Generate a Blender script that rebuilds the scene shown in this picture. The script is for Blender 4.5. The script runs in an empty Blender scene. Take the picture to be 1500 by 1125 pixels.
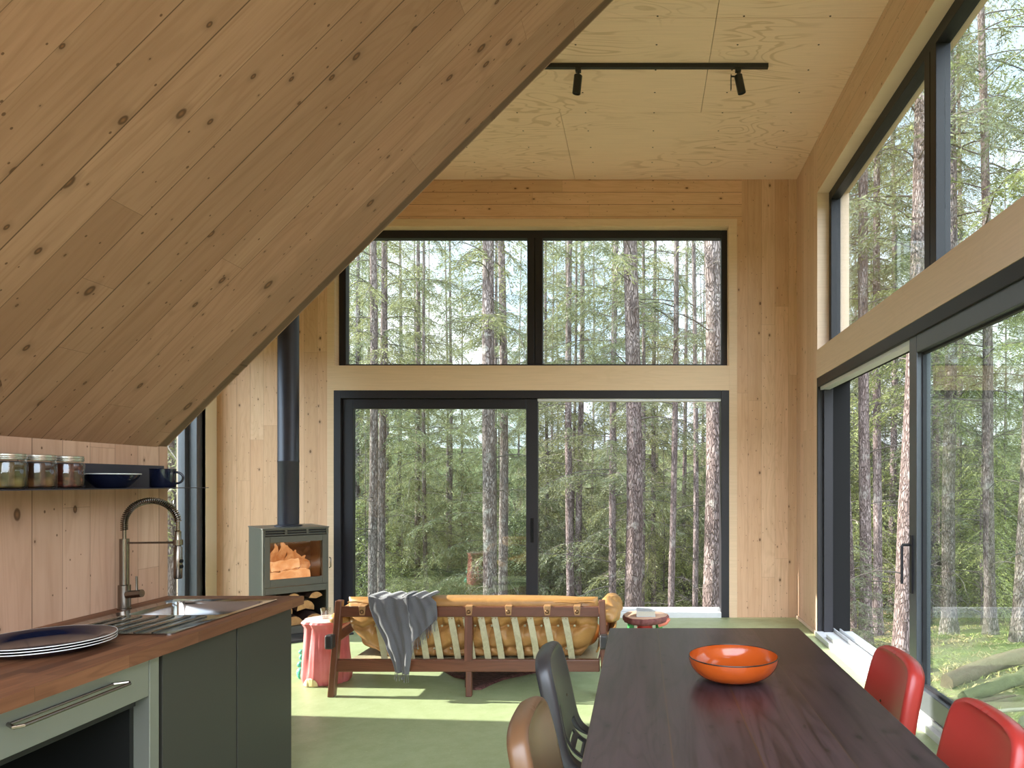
import bpy, bmesh, math, random
import numpy as np
from mathutils import Vector, Matrix, noise
random.seed(7)
RNG = np.random.default_rng(11)
SC = bpy.context.scene
COL = SC.collection
PI = math.pi
R = math.radians

# ------------------------------------------------------------------ materials
class NT:
    def __init__(s, name):
        s.m = bpy.data.materials.new(name)
        s.m.use_nodes = True
        s.t = s.m.node_tree
        s.t.nodes.clear()
        s.out = s.t.nodes.new('ShaderNodeOutputMaterial')

    def n(s, typ, ins=None, **props):
        nd = s.t.nodes.new(typ)
        for k, v in props.items():
            setattr(nd, k, v)
        for k, v in (ins or {}).items():
            s.set(nd.inputs[k], v)
        return nd

    def set(s, sock, v):
        if isinstance(v, bpy.types.NodeSocket):
            s.t.links.new(v, sock)
        elif isinstance(v, bpy.types.Node):
            s.t.links.new(v.outputs[0], sock)
        else:
            if isinstance(v, tuple) and len(v) == 3 and sock.type == 'RGBA':
                v = (*v, 1)
            sock.default_value = v

    def math(s, op, a, b=0.0, c=0.0, clamp=False):
        nd = s.n('ShaderNodeMath', operation=op, use_clamp=clamp)
        s.set(nd.inputs[0], a); s.set(nd.inputs[1], b)
        if op in ('MULTIPLY_ADD', 'SMOOTH_MIN', 'WRAP', 'COMPARE'):
            s.set(nd.inputs[2], c)
        return nd.outputs[0]

    def mix(s, fac, a, b, mode='MIX'):
        nd = s.n('ShaderNodeMix', data_type='RGBA', blend_type=mode)
        s.set(nd.inputs['Factor'], fac)
        s.set(nd.inputs[6], a); s.set(nd.inputs[7], b)
        return nd.outputs[2]

    def ramp(s, fac, lo, hi, a=0.0, b=1.0, smooth=True):
        nd = s.n('ShaderNodeMapRange', interpolation_type='SMOOTHSTEP' if smooth else 'LINEAR')
        s.set(nd.inputs[0], fac); s.set(nd.inputs[1], lo); s.set(nd.inputs[2], hi)
        s.set(nd.inputs[3], a); s.set(nd.inputs[4], b)
        return nd.outputs[0]

    def vec(s, x, y, z):
        nd = s.n('ShaderNodeCombineXYZ')
        s.set(nd.inputs[0], x); s.set(nd.inputs[1], y); s.set(nd.inputs[2], z)
        return nd.outputs[0]

    def noise(s, v, scale=5, detail=3, rough=.5, dist=0.0, out=0):
        nd = s.n('ShaderNodeTexNoise', {'Scale': scale, 'Detail': detail, 'Roughness': rough, 'Distortion': dist})
        s.set(nd.inputs['Vector'], v)
        return nd.outputs[out]

    def white(s, v, out=0):
        nd = s.n('ShaderNodeTexWhiteNoise', noise_dimensions='3D')
        s.set(nd.inputs['Vector'], v)
        return nd.outputs[out]

    def bsdf(s, color, rough=.5, metal=0.0, normal=None, spec=.5, **kw):
        p = s.n('ShaderNodeBsdfPrincipled')
        s.set(p.inputs['Base Color'], color)
        s.set(p.inputs['Roughness'], rough)
        s.set(p.inputs['Metallic'], metal)
        p.inputs['Specular IOR Level'].default_value = spec
        for k, v in kw.items():
            s.set(p.inputs[k.replace('_', ' ')], v)
        if normal is not None:
            s.set(p.inputs['Normal'], normal)
        s.t.links.new(p.outputs[0], s.out.inputs[0])
        return p

    def bump(s, h, strength=.3, dist=.01):
        nd = s.n('ShaderNodeBump', {'Strength': strength, 'Distance': dist})
        s.set(nd.inputs['Height'], h)
        return nd.outputs[0]

    def pos(s):
        return s.n('ShaderNodeTexCoord').outputs['Object']


def plain(name, color, rough=.5, metal=0.0, nscale=0, namt=.12, bump=0.0, spec=.5, bdist=.004, **kw):
    t = NT(name)
    c = color
    nrm = None
    if nscale:
        p = t.pos()
        f = t.noise(p, nscale, 4, .6)
        lo = tuple(x * (1 - namt) for x in color)
        hi = tuple(min(1, x * (1 + namt)) for x in color)
        c = t.mix(f, lo, hi)
        if bump:
            nrm = t.bump(f, bump, bdist)
    t.bsdf(c, rough, metal, nrm, spec, **kw)
    return t.m


def wood(name, a, b, c, width=.14, light=(.62, .40, .22), dark=(.48, .28, .13), seed=0, seglen=2.7,
         knot=1.0, knot_r=.010, gap=.0014, grain=.30, rough=.55, knotcol=(.10, .045, .018), kscale=5.0, kkeep=.70, spec=.3):
    """boards: a = direction of the grain, b = across the boards, c = the third axis (unit vectors)."""
    t = NT(name)
    P = t.pos()

    def dot(d):
        nd = t.n('ShaderNodeVectorMath', operation='DOT_PRODUCT')
        t.set(nd.inputs[0], P); nd.inputs[1].default_value = d
        return nd.outputs['Value']
    u, v, w = dot(a), dot(b), dot(c)
    vb = t.math('MULTIPLY_ADD', v, 1.0 / width, 100.0)
    bid = t.math('FLOOR', vb)
    fv = t.math('FRACT', vb)
    r1 = t.white(t.vec(bid, seed, 3.7))
    u2 = t.math('MULTIPLY_ADD', r1, 9.0, u)
    ub = t.math('MULTIPLY_ADD', u2, 1.0 / seglen, 50)
    seg = t.math('FLOOR', ub)
    fu = t.math('FRACT', ub)
    rv = t.white(t.vec(bid, seg, seed + .5), 1)
    sp = t.n('ShaderNodeSeparateColor', {0: rv})
    ra, rb, rc = sp.outputs[0], sp.outputs[1], sp.outputs[2]
    col = t.mix(ra, dark, light)
    # warm / pink drift from board to board
    col = t.mix(t.math('MULTIPLY', rb, .35), col, (light[0] * .98, light[1] * .82, light[2] * .78))
    # grain: long streaks and growth rings
    off = t.math('MULTIPLY', rc, 60.0)
    gv = t.vec(t.math('MULTIPLY', u2, 1.6), t.math('MULTIPLY_ADD', v, 26.0, off), t.math('MULTIPLY', w, 26.0))
    g1 = t.noise(gv, 1.0, 5, .65, .4)
    rv2 = t.vec(t.math('MULTIPLY', u2, .55), t.math('MULTIPLY_ADD', v, 5.0, off), t.math('MULTIPLY', w, 5.0))
    g2 = t.noise(rv2, 1.0, 2, .5, .8)
    rings = t.math('SINE', t.math('MULTIPLY', g2, 95.0))
    rings = t.ramp(rings, .2, 1.0)
    gf = t.math('ADD', t.math('MULTIPLY', t.ramp(g1, .35, .75), .65), t.math('MULTIPLY', rings, .30))
    gcol = tuple(x * y for x, y in zip(dark, (.74, .66, .58)))
    col = t.mix(t.math('MULTIPLY', gf, grain * 1.6), col, gcol)
    # broad tint patches
    g3 = t.noise(P, 1.7, 2, .5)
    col = t.mix(t.ramp(g3, .45, .75, 0, .22), col, tuple(x * .80 for x in dark))
    # knots
    if knot:
        wob = t.noise(P, 30, 2, .5)
        kv = t.vec(t.math('MULTIPLY', u2, kscale), t.math('MULTIPLY', v, kscale * 1.7), t.math('MULTIPLY_ADD', w, 0.0, seed))
        vo = t.n('ShaderNodeTexVoronoi', voronoi_dimensions='2D', feature='F1')
        vo.inputs['Scale'].default_value = 1.0
        t.set(vo.inputs['Vector'], kv)
        ks = t.n('ShaderNodeSeparateColor', {0: vo.outputs['Color']})
        keep = t.math('GREATER_THAN', ks.outputs[0], kkeep)
        size = t.math('MULTIPLY', t.math('POWER', ks.outputs[1], 2.5), 1.8)
        size = t.math('MULTIPLY', t.math('ADD', size, .35), knot_r * kscale * knot)
        d = t.math('DIVIDE', t.math('MULTIPLY_ADD', wob, .02, vo.outputs['Distance']), size)
        core = t.math('MULTIPLY', t.ramp(d, 1.0, 1.45, 1, 0), keep)
        halo = t.math('MULTIPLY', t.ramp(d, 1.0, 3.6, .45, 0), keep)
        col = t.mix(halo, col, tuple(x * .62 for x in dark))
        ring = t.mix(t.ramp(d, .25, .9), tuple(min(1, x * 2.2) for x in knotcol), knotcol)
        col = t.mix(t.math('MULTIPLY', core, .92), col, ring)
        # pin knots
        pv = t.vec(t.math('MULTIPLY', u2, kscale * 2.1), t.math('MULTIPLY', v, kscale * 3.0), 0.0)
        v2 = t.n('ShaderNodeTexVoronoi', voronoi_dimensions='2D', feature='F1')
        v2.inputs['Scale'].default_value = 1.0
        t.set(v2.inputs['Vector'], pv)
        k2 = t.n('ShaderNodeSeparateColor', {0: v2.outputs['Color']})
        psz = t.math('MULTIPLY_ADD', k2.outputs[1], .0032 * kscale * 2.1, .0024 * kscale * 2.1)
        pm = t.math('MULTIPLY', t.ramp(t.math('DIVIDE', v2.outputs['Distance'], psz), .8, 1.3, .85, 0), t.math('GREATER_THAN', k2.outputs[0], .74))
        col = t.mix(pm, col, knotcol)
    # gaps between boards, butt joints
    ed = t.math('MULTIPLY', t.math('MINIMUM', fv, t.math('SUBTRACT', 1.0, fv)), width)
    gw = t.math('MULTIPLY_ADD', t.math('POWER', r1, 4.0), gap * 1.5, gap * .55)
    gm = t.math('LESS_THAN', ed, gw)
    eu = t.math('MULTIPLY', t.math('MINIMUM', fu, t.math('SUBTRACT', 1.0, fu)), seglen)
    em = t.math('MULTIPLY', t.math('LESS_THAN', eu, .0007), .6)
    gm2 = t.math('MAXIMUM', t.math('MULTIPLY', gm, t.math('MULTIPLY_ADD', r1, .5, .40)), em)
    col = t.mix(gm2, col, (.07, .035, .015))
    nrm = t.bump(t.math('SUBTRACT', t.math('MULTIPLY', g1, .25), t.math('MULTIPLY', gm, 1.0)), .25, .003)
    t.bsdf(col, rough, 0, nrm, spec)
    return t.m


def plywood(name, a, b, light=(.66, .45, .25), dark=(.52, .33, .16), seed=0, screws=None, contrast=.5):
    t = NT(name)
    P = t.pos()

    def dot(d):
        nd = t.n('ShaderNodeVectorMath', operation='DOT_PRODUCT')
        t.set(nd.inputs[0], P); nd.inputs[1].default_value = d
        return nd.outputs['Value']
    u, v = dot(a), dot(b)
    g = t.noise(t.vec(t.math('MULTIPLY', u, .8), t.math('MULTIPLY', v, 3.6), seed), 1.0, 2, .45, .9)
    rings = t.math('SINE', t.math('MULTIPLY', g, 70.0))
    rings = t.ramp(rings, .55, 1.0)
    fine = t.noise(t.vec(t.math('MULTIPLY', u, 2.5), t.math('MULTIPLY', v, 70.0), seed), 1.0, 3, .6)
    patch = t.noise(t.vec(u, v, seed + 3), 1.3, 2, .5)
    rings = t.math('MULTIPLY', rings, t.ramp(patch, .38, .62))
    col = t.mix(t.ramp(fine, .3, .7), light, tuple(x * .93 for x in light))
    col = t.mix(t.math('MULTIPLY', rings, contrast), col, dark)
    if screws:
        su, sv = screws
        pu = t.math('MULTIPLY', t.math('SUBTRACT', t.math('FRACT', t.math('MULTIPLY_ADD', u, 1 / su, 20.3)), .5), su)
        pv = t.math('MULTIPLY', t.math('SUBTRACT', t.math('FRACT', t.math('MULTIPLY_ADD', v, 1 / sv, 20.2)), .5), sv)
        d = t.math('SQRT', t.math('ADD', t.math('MULTIPLY', pu, pu), t.math('MULTIPLY', pv, pv)))
        col = t.mix(t.math('LESS_THAN', d, .0075), col, (.06, .035, .02))
    t.bsdf(col, .55, 0, None, .3)
    return t.m


def schlick(t, f0=.04):
    g = t.n('ShaderNodeNewGeometry')
    nd = t.n('ShaderNodeVectorMath', operation='DOT_PRODUCT')
    t.set(nd.inputs[0], g.outputs['Normal']); t.set(nd.inputs[1], g.outputs['Incoming'])
    c = t.math('SUBTRACT', 1.0, t.math('ABSOLUTE', nd.outputs['Value']), clamp=True)
    return t.math('MULTIPLY_ADD', t.math('POWER', c, 5.0), 1 - f0, f0)


def glass_pane(name, tint=(.93, .97, .95), refl=1.0):
    t = NT(name)
    f = t.math('MULTIPLY', schlick(t), refl, clamp=True)
    tr = t.n('ShaderNodeBsdfTransparent', {0: (*tint, 1)})
    gl = t.n('ShaderNodeBsdfGlossy', {'Roughness': 0.0})
    mx = t.n('ShaderNodeMixShader', {0: f, 1: tr.outputs[0], 2: gl.outputs[0]})
    t.t.links.new(mx.outputs[0], t.out.inputs[0])
    return t.m


X_, Y_, Z_ = (1, 0, 0), (0, 1, 0), (0, 0, 1)
Q = math.sqrt(.5)
PINE_L, PINE_D = (.70, .475, .31), (.55, .335, .19)

# ------------------------------------------------------------------ mesh tools
class MB:
    def __init__(s):
        s.v, s.f, s.mi = [], [], []

    def add(s, verts, faces, mi=0):
        b = len(s.v)
        s.v.extend([tuple(p) for p in verts])
        for f in faces:
            s.f.append(tuple(b + i for i in f)); s.mi.append(mi)
        return s

    def box(s, x0, x1, y0, y1, z0, z1, mi=0, M=None):
        vs = [(x, y, z) for x in (x0, x1) for y in (y0, y1) for z in (z0, z1)]
        if M is not None:
            vs = [M @ Vector(p) for p in vs]
        fs = [(0, 1, 3, 2), (4, 6, 7, 5), (0, 4, 5, 1), (2, 3, 7, 6), (0, 2, 6, 4), (1, 5, 7, 3)]
        return s.add(vs, fs, mi)

    def hexa(s, bot, top, mi=0):
        """eight corners: four below, four above (same winding)."""
        fs = [(3, 2, 1, 0), (4, 5, 6, 7)] + [(i, (i + 1) % 4, 4 + (i + 1) % 4, 4 + i) for i in range(4)]
        return s.add(list(bot) + list(top), fs, mi)

    def tube(s, pts, r, seg=10, mi=0, caps=True, closed=False, flat=None):
        pts = [Vector(p) for p in pts]
        n = len(pts)
        rs = r if hasattr(r, '__len__') else [r] * n
        rings = []
        up = None
        for i, p in enumerate(pts):
            if closed:
                d = pts[(i + 1) % n] - pts[i - 1]
            else:
                d = pts[min(i + 1, n - 1)] - pts[max(i - 1, 0)]
            d = d.normalized() if d.length > 1e-9 else Vector((0, 0, 1))
            if up is None:
                up = Vector((0, 0, 1)) if abs(d.z) < .9 else Vector((1, 0, 0))
            sx = d.cross(up)
            if sx.length < 1e-6:
                sx = d.orthogonal()
            sx.normalize()
            up = sx.cross(d).normalized()
            rings.append([p + (sx * math.cos(2 * PI * k / seg) + up * math.sin(2 * PI * k / seg) * (flat or 1)) * rs[i] for k in range(seg)])
        vs = [q for ring in rings for q in ring]
        fs = []
        m = n if closed else n - 1
        for i in range(m):
            j = (i + 1) % n
            for k in range(seg):
                k2 = (k + 1) % seg
                fs.append((i * seg + k, i * seg + k2, j * seg + k2, j * seg + k))
        if caps and not closed:
            fs.append(tuple(range(seg))[::-1])
            fs.append(tuple((n - 1) * seg + k for k in range(seg)))
        return s.add(vs, fs, mi)

    def lathe(s, prof, c=(0, 0, 0), seg=32, mi=0, M=None, rfun=None):
        """prof: list of (r, z); r = 0 closes."""
        vs, fs, rows = [], [], []
        for (r, z) in prof:
            if r <= 1e-7:
                rows.append([len(vs)]); vs.append((0, 0, z))
            else:
                row = []
                for k in range(seg):
                    a = 2 * PI * k / seg
                    rr = r * (rfun(a, z) if rfun else 1)
                    row.append(len(vs)); vs.append((rr * math.cos(a), rr * math.sin(a), z))
                rows.append(row)
        for A, B in zip(rows, rows[1:]):
            for k in range(seg):
                k2 = (k + 1) % seg
                if len(A) == 1 and len(B) == 1:
                    continue
                if len(A) == 1:
                    fs.append((A[0], B[k2], B[k]))
                elif len(B) == 1:
                    fs.append((A[k], A[k2], B[0]))
                else:
                    fs.append((A[k], A[k2], B[k2], B[k]))
        cc = Vector(c)
        vs = [(M @ Vector(p) if M is not None else Vector(p)) + cc for p in vs]
        return s.add(vs, fs, mi)

    def grid(s, fn, nu, nv, mi=0, wrap=False):
        vs = [fn(i / nu, j / nv) for i in range(nu + (0 if wrap else 1)) for j in range(nv + 1)]
        fs = []
        N = nu if wrap else nu + 1
        for i in range(nu):
            i2 = (i + 1) % N
            for j in range(nv):
                fs.append((i * (nv + 1) + j, i2 * (nv + 1) + j, i2 * (nv + 1) + j + 1, i * (nv + 1) + j + 1))
        return s.add(vs, fs, mi)

    def build(s, name, mats, parent=None, local=False, origin=(0, 0, 0), smooth=None, bevel=0.0, bseg=2,
              solid=0.0, subd=0, weld=False):
        me = bpy.data.meshes.new(name)
        o = bpy.data.objects.new(name, me)
        off = Vector(origin)
        if parent is not None and not local:
            off = Vector(parent.location)
        me.from_pydata([(p[0] - off.x, p[1] - off.y, p[2] - off.z) for p in s.v], [], s.f)
        if not isinstance(mats, (list, tuple)):
            mats = [mats]
        for m in mats:
            me.materials.append(m)
        if len(mats) > 1:
            me.polygons.foreach_set('material_index', s.mi)
        bm = bmesh.new(); bm.from_mesh(me)
        if weld:
            bmesh.ops.remove_doubles(bm, verts=bm.verts, dist=1e-5)
        bmesh.ops.recalc_face_normals(bm, faces=bm.faces)
        if bevel:
            es = [e for e in bm.edges if len(e.link_faces) == 2 and e.calc_face_angle(0) > R(35)]
            bmesh.ops.bevel(bm, geom=es, offset=bevel, segments=bseg, affect='EDGES', profile=.5, clamp_overlap=True)
        bm.to_mesh(me); bm.free()
        if smooth is not None:
            me.polygons.foreach_set('use_smooth', [True] * len(me.polygons))
            me.set_sharp_from_angle(angle=R(smooth))
        if solid:
            md = o.modifiers.new('solid', 'SOLIDIFY'); md.thickness = abs(solid); md.offset = 1 if solid > 0 else -1
        if subd:
            md = o.modifiers.new('sub', 'SUBSURF'); md.levels = subd; md.render_levels = subd
        COL.objects.link(o)
        if parent is not None:
            o.parent = parent
        else:
            o.location = off
        return o


def tag(o, label=None, cat=None, group=None, kind=None):
    if label: o['label'] = label
    if cat: o['category'] = cat
    if group: o['group'] = group
    if kind: o['kind'] = kind
    return o


def thing(name, label, cat, loc=(0, 0, 0), rz=0.0, group=None, kind=None):
    o = bpy.data.objects.new(name, None)
    o.empty_display_size = .1
    COL.objects.link(o)
    o.location = loc
    o.rotation_euler = (0, 0, rz)
    return tag(o, label, cat, group, kind)


def dup(root, loc, rz=0.0, label=None, group=None):
    r = root.copy(); COL.objects.link(r)
    r.location = loc; r.rotation_euler = (0, 0, rz)
    if label: r['label'] = label
    if group: r['group'] = group
    for ch in list(root.children):
        c = ch.copy(); COL.objects.link(c); c.parent = r
        for g in ch.children:
            d = g.copy(); COL.objects.link(d); d.parent = c
    return r
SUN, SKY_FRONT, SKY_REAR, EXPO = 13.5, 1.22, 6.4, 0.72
# ------------------------------------------------------------------ palette
M_BACK_V = wood('pine_boards_upright_back', Z_, X_, Y_, .144, (.74, .51, .335), (.56, .345, .20), 1, knot_r=.0068, kkeep=.48, kscale=5.5)
M_BACK_H = wood('pine_boards_level_back', X_, Z_, Y_, .13, (.76, .50, .315), (.62, .37, .21), 2, knot_r=.0068, kkeep=.5, kscale=5.5)
M_RIGHT_H = wood('pine_boards_level_right', Y_, Z_, X_, .16, (.72, .52, .37), (.64, .43, .28), 3, knot_r=.0065, kkeep=.62)
M_RIGHT_V = wood('pine_boards_upright_right', Z_, Y_, X_, .14, (.74, .53, .39), (.64, .43, .29), 4, knot_r=.0065, kkeep=.58)
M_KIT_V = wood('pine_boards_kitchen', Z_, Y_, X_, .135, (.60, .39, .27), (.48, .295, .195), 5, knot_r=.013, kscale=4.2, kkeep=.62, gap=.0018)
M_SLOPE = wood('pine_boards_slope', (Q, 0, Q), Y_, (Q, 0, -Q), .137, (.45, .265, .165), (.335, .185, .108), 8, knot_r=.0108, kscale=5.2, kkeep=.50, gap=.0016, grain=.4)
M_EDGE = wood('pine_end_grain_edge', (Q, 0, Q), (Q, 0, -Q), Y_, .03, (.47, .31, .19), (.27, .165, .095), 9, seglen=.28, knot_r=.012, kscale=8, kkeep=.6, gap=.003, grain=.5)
M_PLY_C = plywood('plywood_ceiling', X_, Y_, (.84, .60, .44), (.60, .39, .25), 1, (.60, .31), .75)
M_PLY_BX = plywood('plywood_beam_back', X_, Z_, (.70, .50, .325), (.60, .41, .25), 2, None, .25)
M_PLY_RY = plywood('plywood_beam_right', Y_, Z_, (.74, .55, .41), (.64, .46, .32), 3, None, .25)
M_FRAME = plain('dark_aluminium_frame', (.017, .015, .0185), .45, 0.0, 40, .15, spec=.35)
M_BLACK = plain('black_reveal', (.007, .0065, .0065), .75, spec=.2)
M_SASH = plain('grey_aluminium_sash', (.060, .062, .074), .36, 0.0, 40, .1, spec=.7)
M_ALU = plain('pale_aluminium_sill', (.62, .62, .62), .35, .15, 30, .06)
M_GLASS = glass_pane('window_glass', (.95, .98, .965), 1.0)
M_GLASSD = glass_pane('door_glass', (.90, .96, .93), 1.8)

def floor_mat():
    t = NT('green_linoleum')
    p = t.pos()
    a = t.noise(p, 9, 5, .65)
    b = t.noise(p, 60, 3, .6, .6)
    c = t.mix(t.ramp(a, .3, .7), (.29, .335, .17), (.345, .39, .215))
    c = t.mix(t.ramp(b, .62, .72, 0, .55), c, (.47, .52, .28))
    c = t.mix(t.ramp(b, .30, .38, .35, 0), c, (.21, .26, .09))
    t.bsdf(c, .42, 0, t.bump(b, .05, .002), .4)
    return t.m
M_FLOOR = floor_mat()

# ------------------------------------------------------------------ dimensions (metres; camera stands at the origin, 1.45 up)
EYE = 1.45
YB, WT = 7.305, .30                # inner face of the back wall, wall thickness
XR, XL, XK = 1.673, -4.536, -2.285
ZC = 4.686
YK = 3.30                          # where the low kitchen part ends
YN = .10                           # near end of what is built
ZD, ZU0, ZU1 = 2.43, 2.695, 4.19   # door head, upper window sill and head
BX0, BX1 = -3.28, .95              # openings of the back wall
RY0, RY1 = 2.10, 6.46              # openings of the right wall
LY0, LY1, LZ1 = 4.40, 7.12, 3.05   # opening of the left wall

# floor
b = MB(); b.box(XL - .05, XR, YN - .6, YB, -.12, 0)
tag(b.build('floor', M_FLOOR), kind='structure')

# back wall
b = MB()
y0, y1 = YB, YB + WT
b.box(XL - WT, BX0, y0, y1, -.12, ZC + .2, 0)
b.box(1.085, XR + WT, y0, y1, -.12, ZC + .2, 0)
b.box(BX0, 1.085, y0, y1, ZU1, ZC + .2, 1)
b.box(BX1, 1.085, y0, y1, -.12, ZU1, 0)
b.box(BX0, BX1, y0 + .02, y1, ZD + .01, ZU0 - .01, 1)
tag(b.build('wall_back', [M_BACK_V, M_BACK_H]), kind='structure')

# plywood beam and the flat casing round the back openings
b = MB(); b.box(BX0 - .02, BX1 + .005, YB - .008, YB + .11, ZD, ZU0)
tag(b.build('trim_1', M_PLY_BX, bevel=.002), kind='structure')
b = MB()
b.box(BX1, BX1 + .085, YB - .006, YB, .0, ZU1 + .075)
b.box(BX0 - .07, BX0, YB - .006, YB, .0, ZU1 + .075)
b.box(BX0, BX1, YB - .006, YB, ZU1, ZU1 + .075)
tag(b.build('trim_2', M_PLY_BX, bevel=.0015), kind='structure')
# reveal lining of the upper window
b = MB()
b.box(BX0, BX0 + .006, YB, YB + .3, ZU0, ZU1)
b.box(BX1 - .006, BX1, YB, YB + .3, ZU0, ZU1)
b.box(BX0, BX1, YB, YB + .3, ZU1 - .006, ZU1)
b.box(BX0, BX1, YB + .10, YB + .3, ZU0 - .005, ZU0 + .001)
tag(b.build('trim_3', M_PLY_BX), kind='structure')

# right wall
b = MB()
x0, x1 = XR, XR + WT
b.box(x0, x1, RY1, YB, -.12, ZC + .2, 1)
b.box(x0, x1, RY0, RY1, ZU1, ZC + .2, 0)
b.box(x0, x1, YN, RY0, -.12, ZC + .2, 1)
b.box(x0 + .02, x1, RY0, RY1, ZD + .01, ZU0 - .01, 0)
tag(b.build('wall_right', [M_RIGHT_H, M_RIGHT_V]), kind='structure')
b = MB(); b.box(XR - .008, XR + .12, RY0, RY1, ZD, ZU0)
tag(b.build('trim_4', M_PLY_RY, bevel=.002), kind='structure')
b = MB()
b.box(XR, XR + .3, RY1 - .006, RY1, ZU0, ZU1)
b.box(XR, XR + .3, RY0, RY0 + .006, ZU0, ZU1)
b.box(XR, XR + .3, RY0, RY1, ZU1 - .006, ZU1)
tag(b.build('trim_5', M_PLY_RY), kind='structure')
b = MB()
b.box(XR - .012, XR, RY1, YB, 0, .035)
tag(b.build('baseboard_right', M_PLY_RY), kind='structure')

# left wall of the far bay
b = MB()
b.box(XL - WT, XL, LY1, YB, -.12, ZC + .2)
b.box(XL - WT, XL, YK - .3, LY0, -.12, ZC + .2)
b.box(XL - WT, XL, LY0, LY1, LZ1, ZC + .2)
tag(b.build('wall_left', M_RIGHT_V), kind='structure')

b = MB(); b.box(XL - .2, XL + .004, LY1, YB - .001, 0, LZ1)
tag(b.build('trim_6', plain('casing_sunlit_tone', (.78, .68, .50), .5)), kind='structure')  # sunlit look of the plywood strip put into its pale colour

# kitchen wall
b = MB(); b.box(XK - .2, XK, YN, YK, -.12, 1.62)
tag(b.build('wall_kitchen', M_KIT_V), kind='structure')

# return wall beside the kitchen and the gable above the slope (they face the far bay)
b = MB()
b.box(XL - WT, XK - .2, YK - .25, YK - .02, -.12, ZC + .2)
zs = lambda x: 1.615 + (x - XK)
xa, xb = XK - .2, XK + (ZC + .2 - 1.615)
b.hexa([(xa, YK - .25, zs(xa) + .24), (xb, YK - .25, zs(xb) + .24), (xb, YK - .07, zs(xb) + .24), (xa, YK - .07, zs(xa) + .24)],
       [(xa, YK - .25, ZC + .6), (xb, YK - .25, ZC + .6), (xb, YK - .07, ZC + .6), (xa, YK - .07, ZC + .6)])
tag(b.build('wall_near', M_BACK_V), kind='structure')

# unseen rear wall behind the camera, its wide opening shaped to let sky light in
b = MB()
b.box(XK - .2, XR + WT, YN - .6, YN - .4, 3.9, ZC + .2)
b.box(XK - .2, XK + .1, YN - .6, YN - .4, 0, 3.9); b.box(XR - .1, XR + WT, YN - .6, YN - .4, 0, 3.9)
tag(b.build('wall_rear', M_BACK_V), kind='structure')

# sloped timber ceiling over the kitchen
b = MB()
def slp(x, y, n):   # a point of the slope, n metres above its underside
    return (x - n * Q, y, zs(x) + n * Q)
xe = .95
P = [XK - .25, xe]
ys = [YN, YK - .074]
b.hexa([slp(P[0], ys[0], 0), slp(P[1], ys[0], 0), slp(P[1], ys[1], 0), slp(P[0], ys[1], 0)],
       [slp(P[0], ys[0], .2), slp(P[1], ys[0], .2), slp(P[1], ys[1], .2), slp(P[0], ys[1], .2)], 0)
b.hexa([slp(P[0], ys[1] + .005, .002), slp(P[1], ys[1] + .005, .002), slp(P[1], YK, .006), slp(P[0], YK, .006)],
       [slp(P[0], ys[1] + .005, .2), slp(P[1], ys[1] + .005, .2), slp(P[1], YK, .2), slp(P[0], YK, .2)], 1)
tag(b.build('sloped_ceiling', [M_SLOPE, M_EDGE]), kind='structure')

# flat plywood ceiling in sheets
b = MB()
g = .002
seams_y = [2.32, 3.54, 4.76, 5.98, YB]
offs = {0: .0, 1: -.9, 2: .53, 3: -.70}
b2 = b
b.box(XL - WT, XR + WT, YN, YB + WT, ZC + .02, ZC + .2, 1)
YN0 = YN
rows = [(YN, 2.32, 0), (2.32, 3.54, 1), (3.54, 4.76, 2), (4.76, 5.98, 2), (5.98, YB, 3)]
for (ya, yb, k) in rows:
    xs = [XL] + [x for x in (offs[k] - 2.44 * 2, offs[k] - 2.44, offs[k], offs[k] + 2.44) if XL < x < XR] + [XR]
    for xa, xb in zip(xs, xs[1:]):
        b.box(xa + g, xb - g, ya + g, yb - g, ZC, ZC + .018, 0)
tag(b.build('ceiling', [M_PLY_C, M_BLACK]), kind='structure')

# ------------------------------------------------------------------ windows and doors
def rect_frame(b, plane, a0, a1, z0, z1, d0, d1, wl, wr, wt, wb, mi=0):
    """frame in the X (plane 'x') or Y direction, depth d0..d1, bar widths left/right/top/bottom."""
    def bx(p0, p1, q0, q1):
        if plane == 'x':
            b.box(p0, p1, d0, d1, q0, q1, mi)
        else:
            b.box(d0, d1, p0, p1, q0, q1, mi)
    bx(a0, a0 + wl, z0, z1); bx(a1 - wr, a1, z0, z1)
    bx(a0 + wl, a1 - wr, z1 - wt, z1)
    if wb: bx(a0 + wl, a1 - wr, z0, z0 + wb)

def struct(name, loc):
    o = thing(name, None, None, loc, kind='structure')
    return o

# window_1: upper window of the back wall
w = struct('window_1', ((BX0 + BX1) / 2, YB + .11, ZU0))
d = YB + .11
b = MB(); rect_frame(b, 'x', BX0 + .006, BX1 - .006, ZU0, ZU1 - .006, d, d + .09, .075, .065, .085, .035)
b.build('frame', M_FRAME, w, bevel=.004)
b = MB(); xm = -1.146
b.box(xm - .083, xm - .004, d - .002, d + .088, ZU0 + .035, ZU1 - .09); b.box(xm + .004, xm + .083, d - .002, d + .088, ZU0 + .035, ZU1 - .09)
b.box(xm - .006, xm + .006, d + .02, d + .08, ZU0 + .035, ZU1 - .09)
b.build('mullion', M_FRAME, w, bevel=.003)
for xa, xb in ((BX0 + .08, xm - .083), (xm + .083, BX1 - .07)):
    b = MB(); b.box(xa, xb, d + .05, d + .056, ZU0 + .035, ZU1 - .09); b.build('pane', M_GLASS, w)

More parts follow.
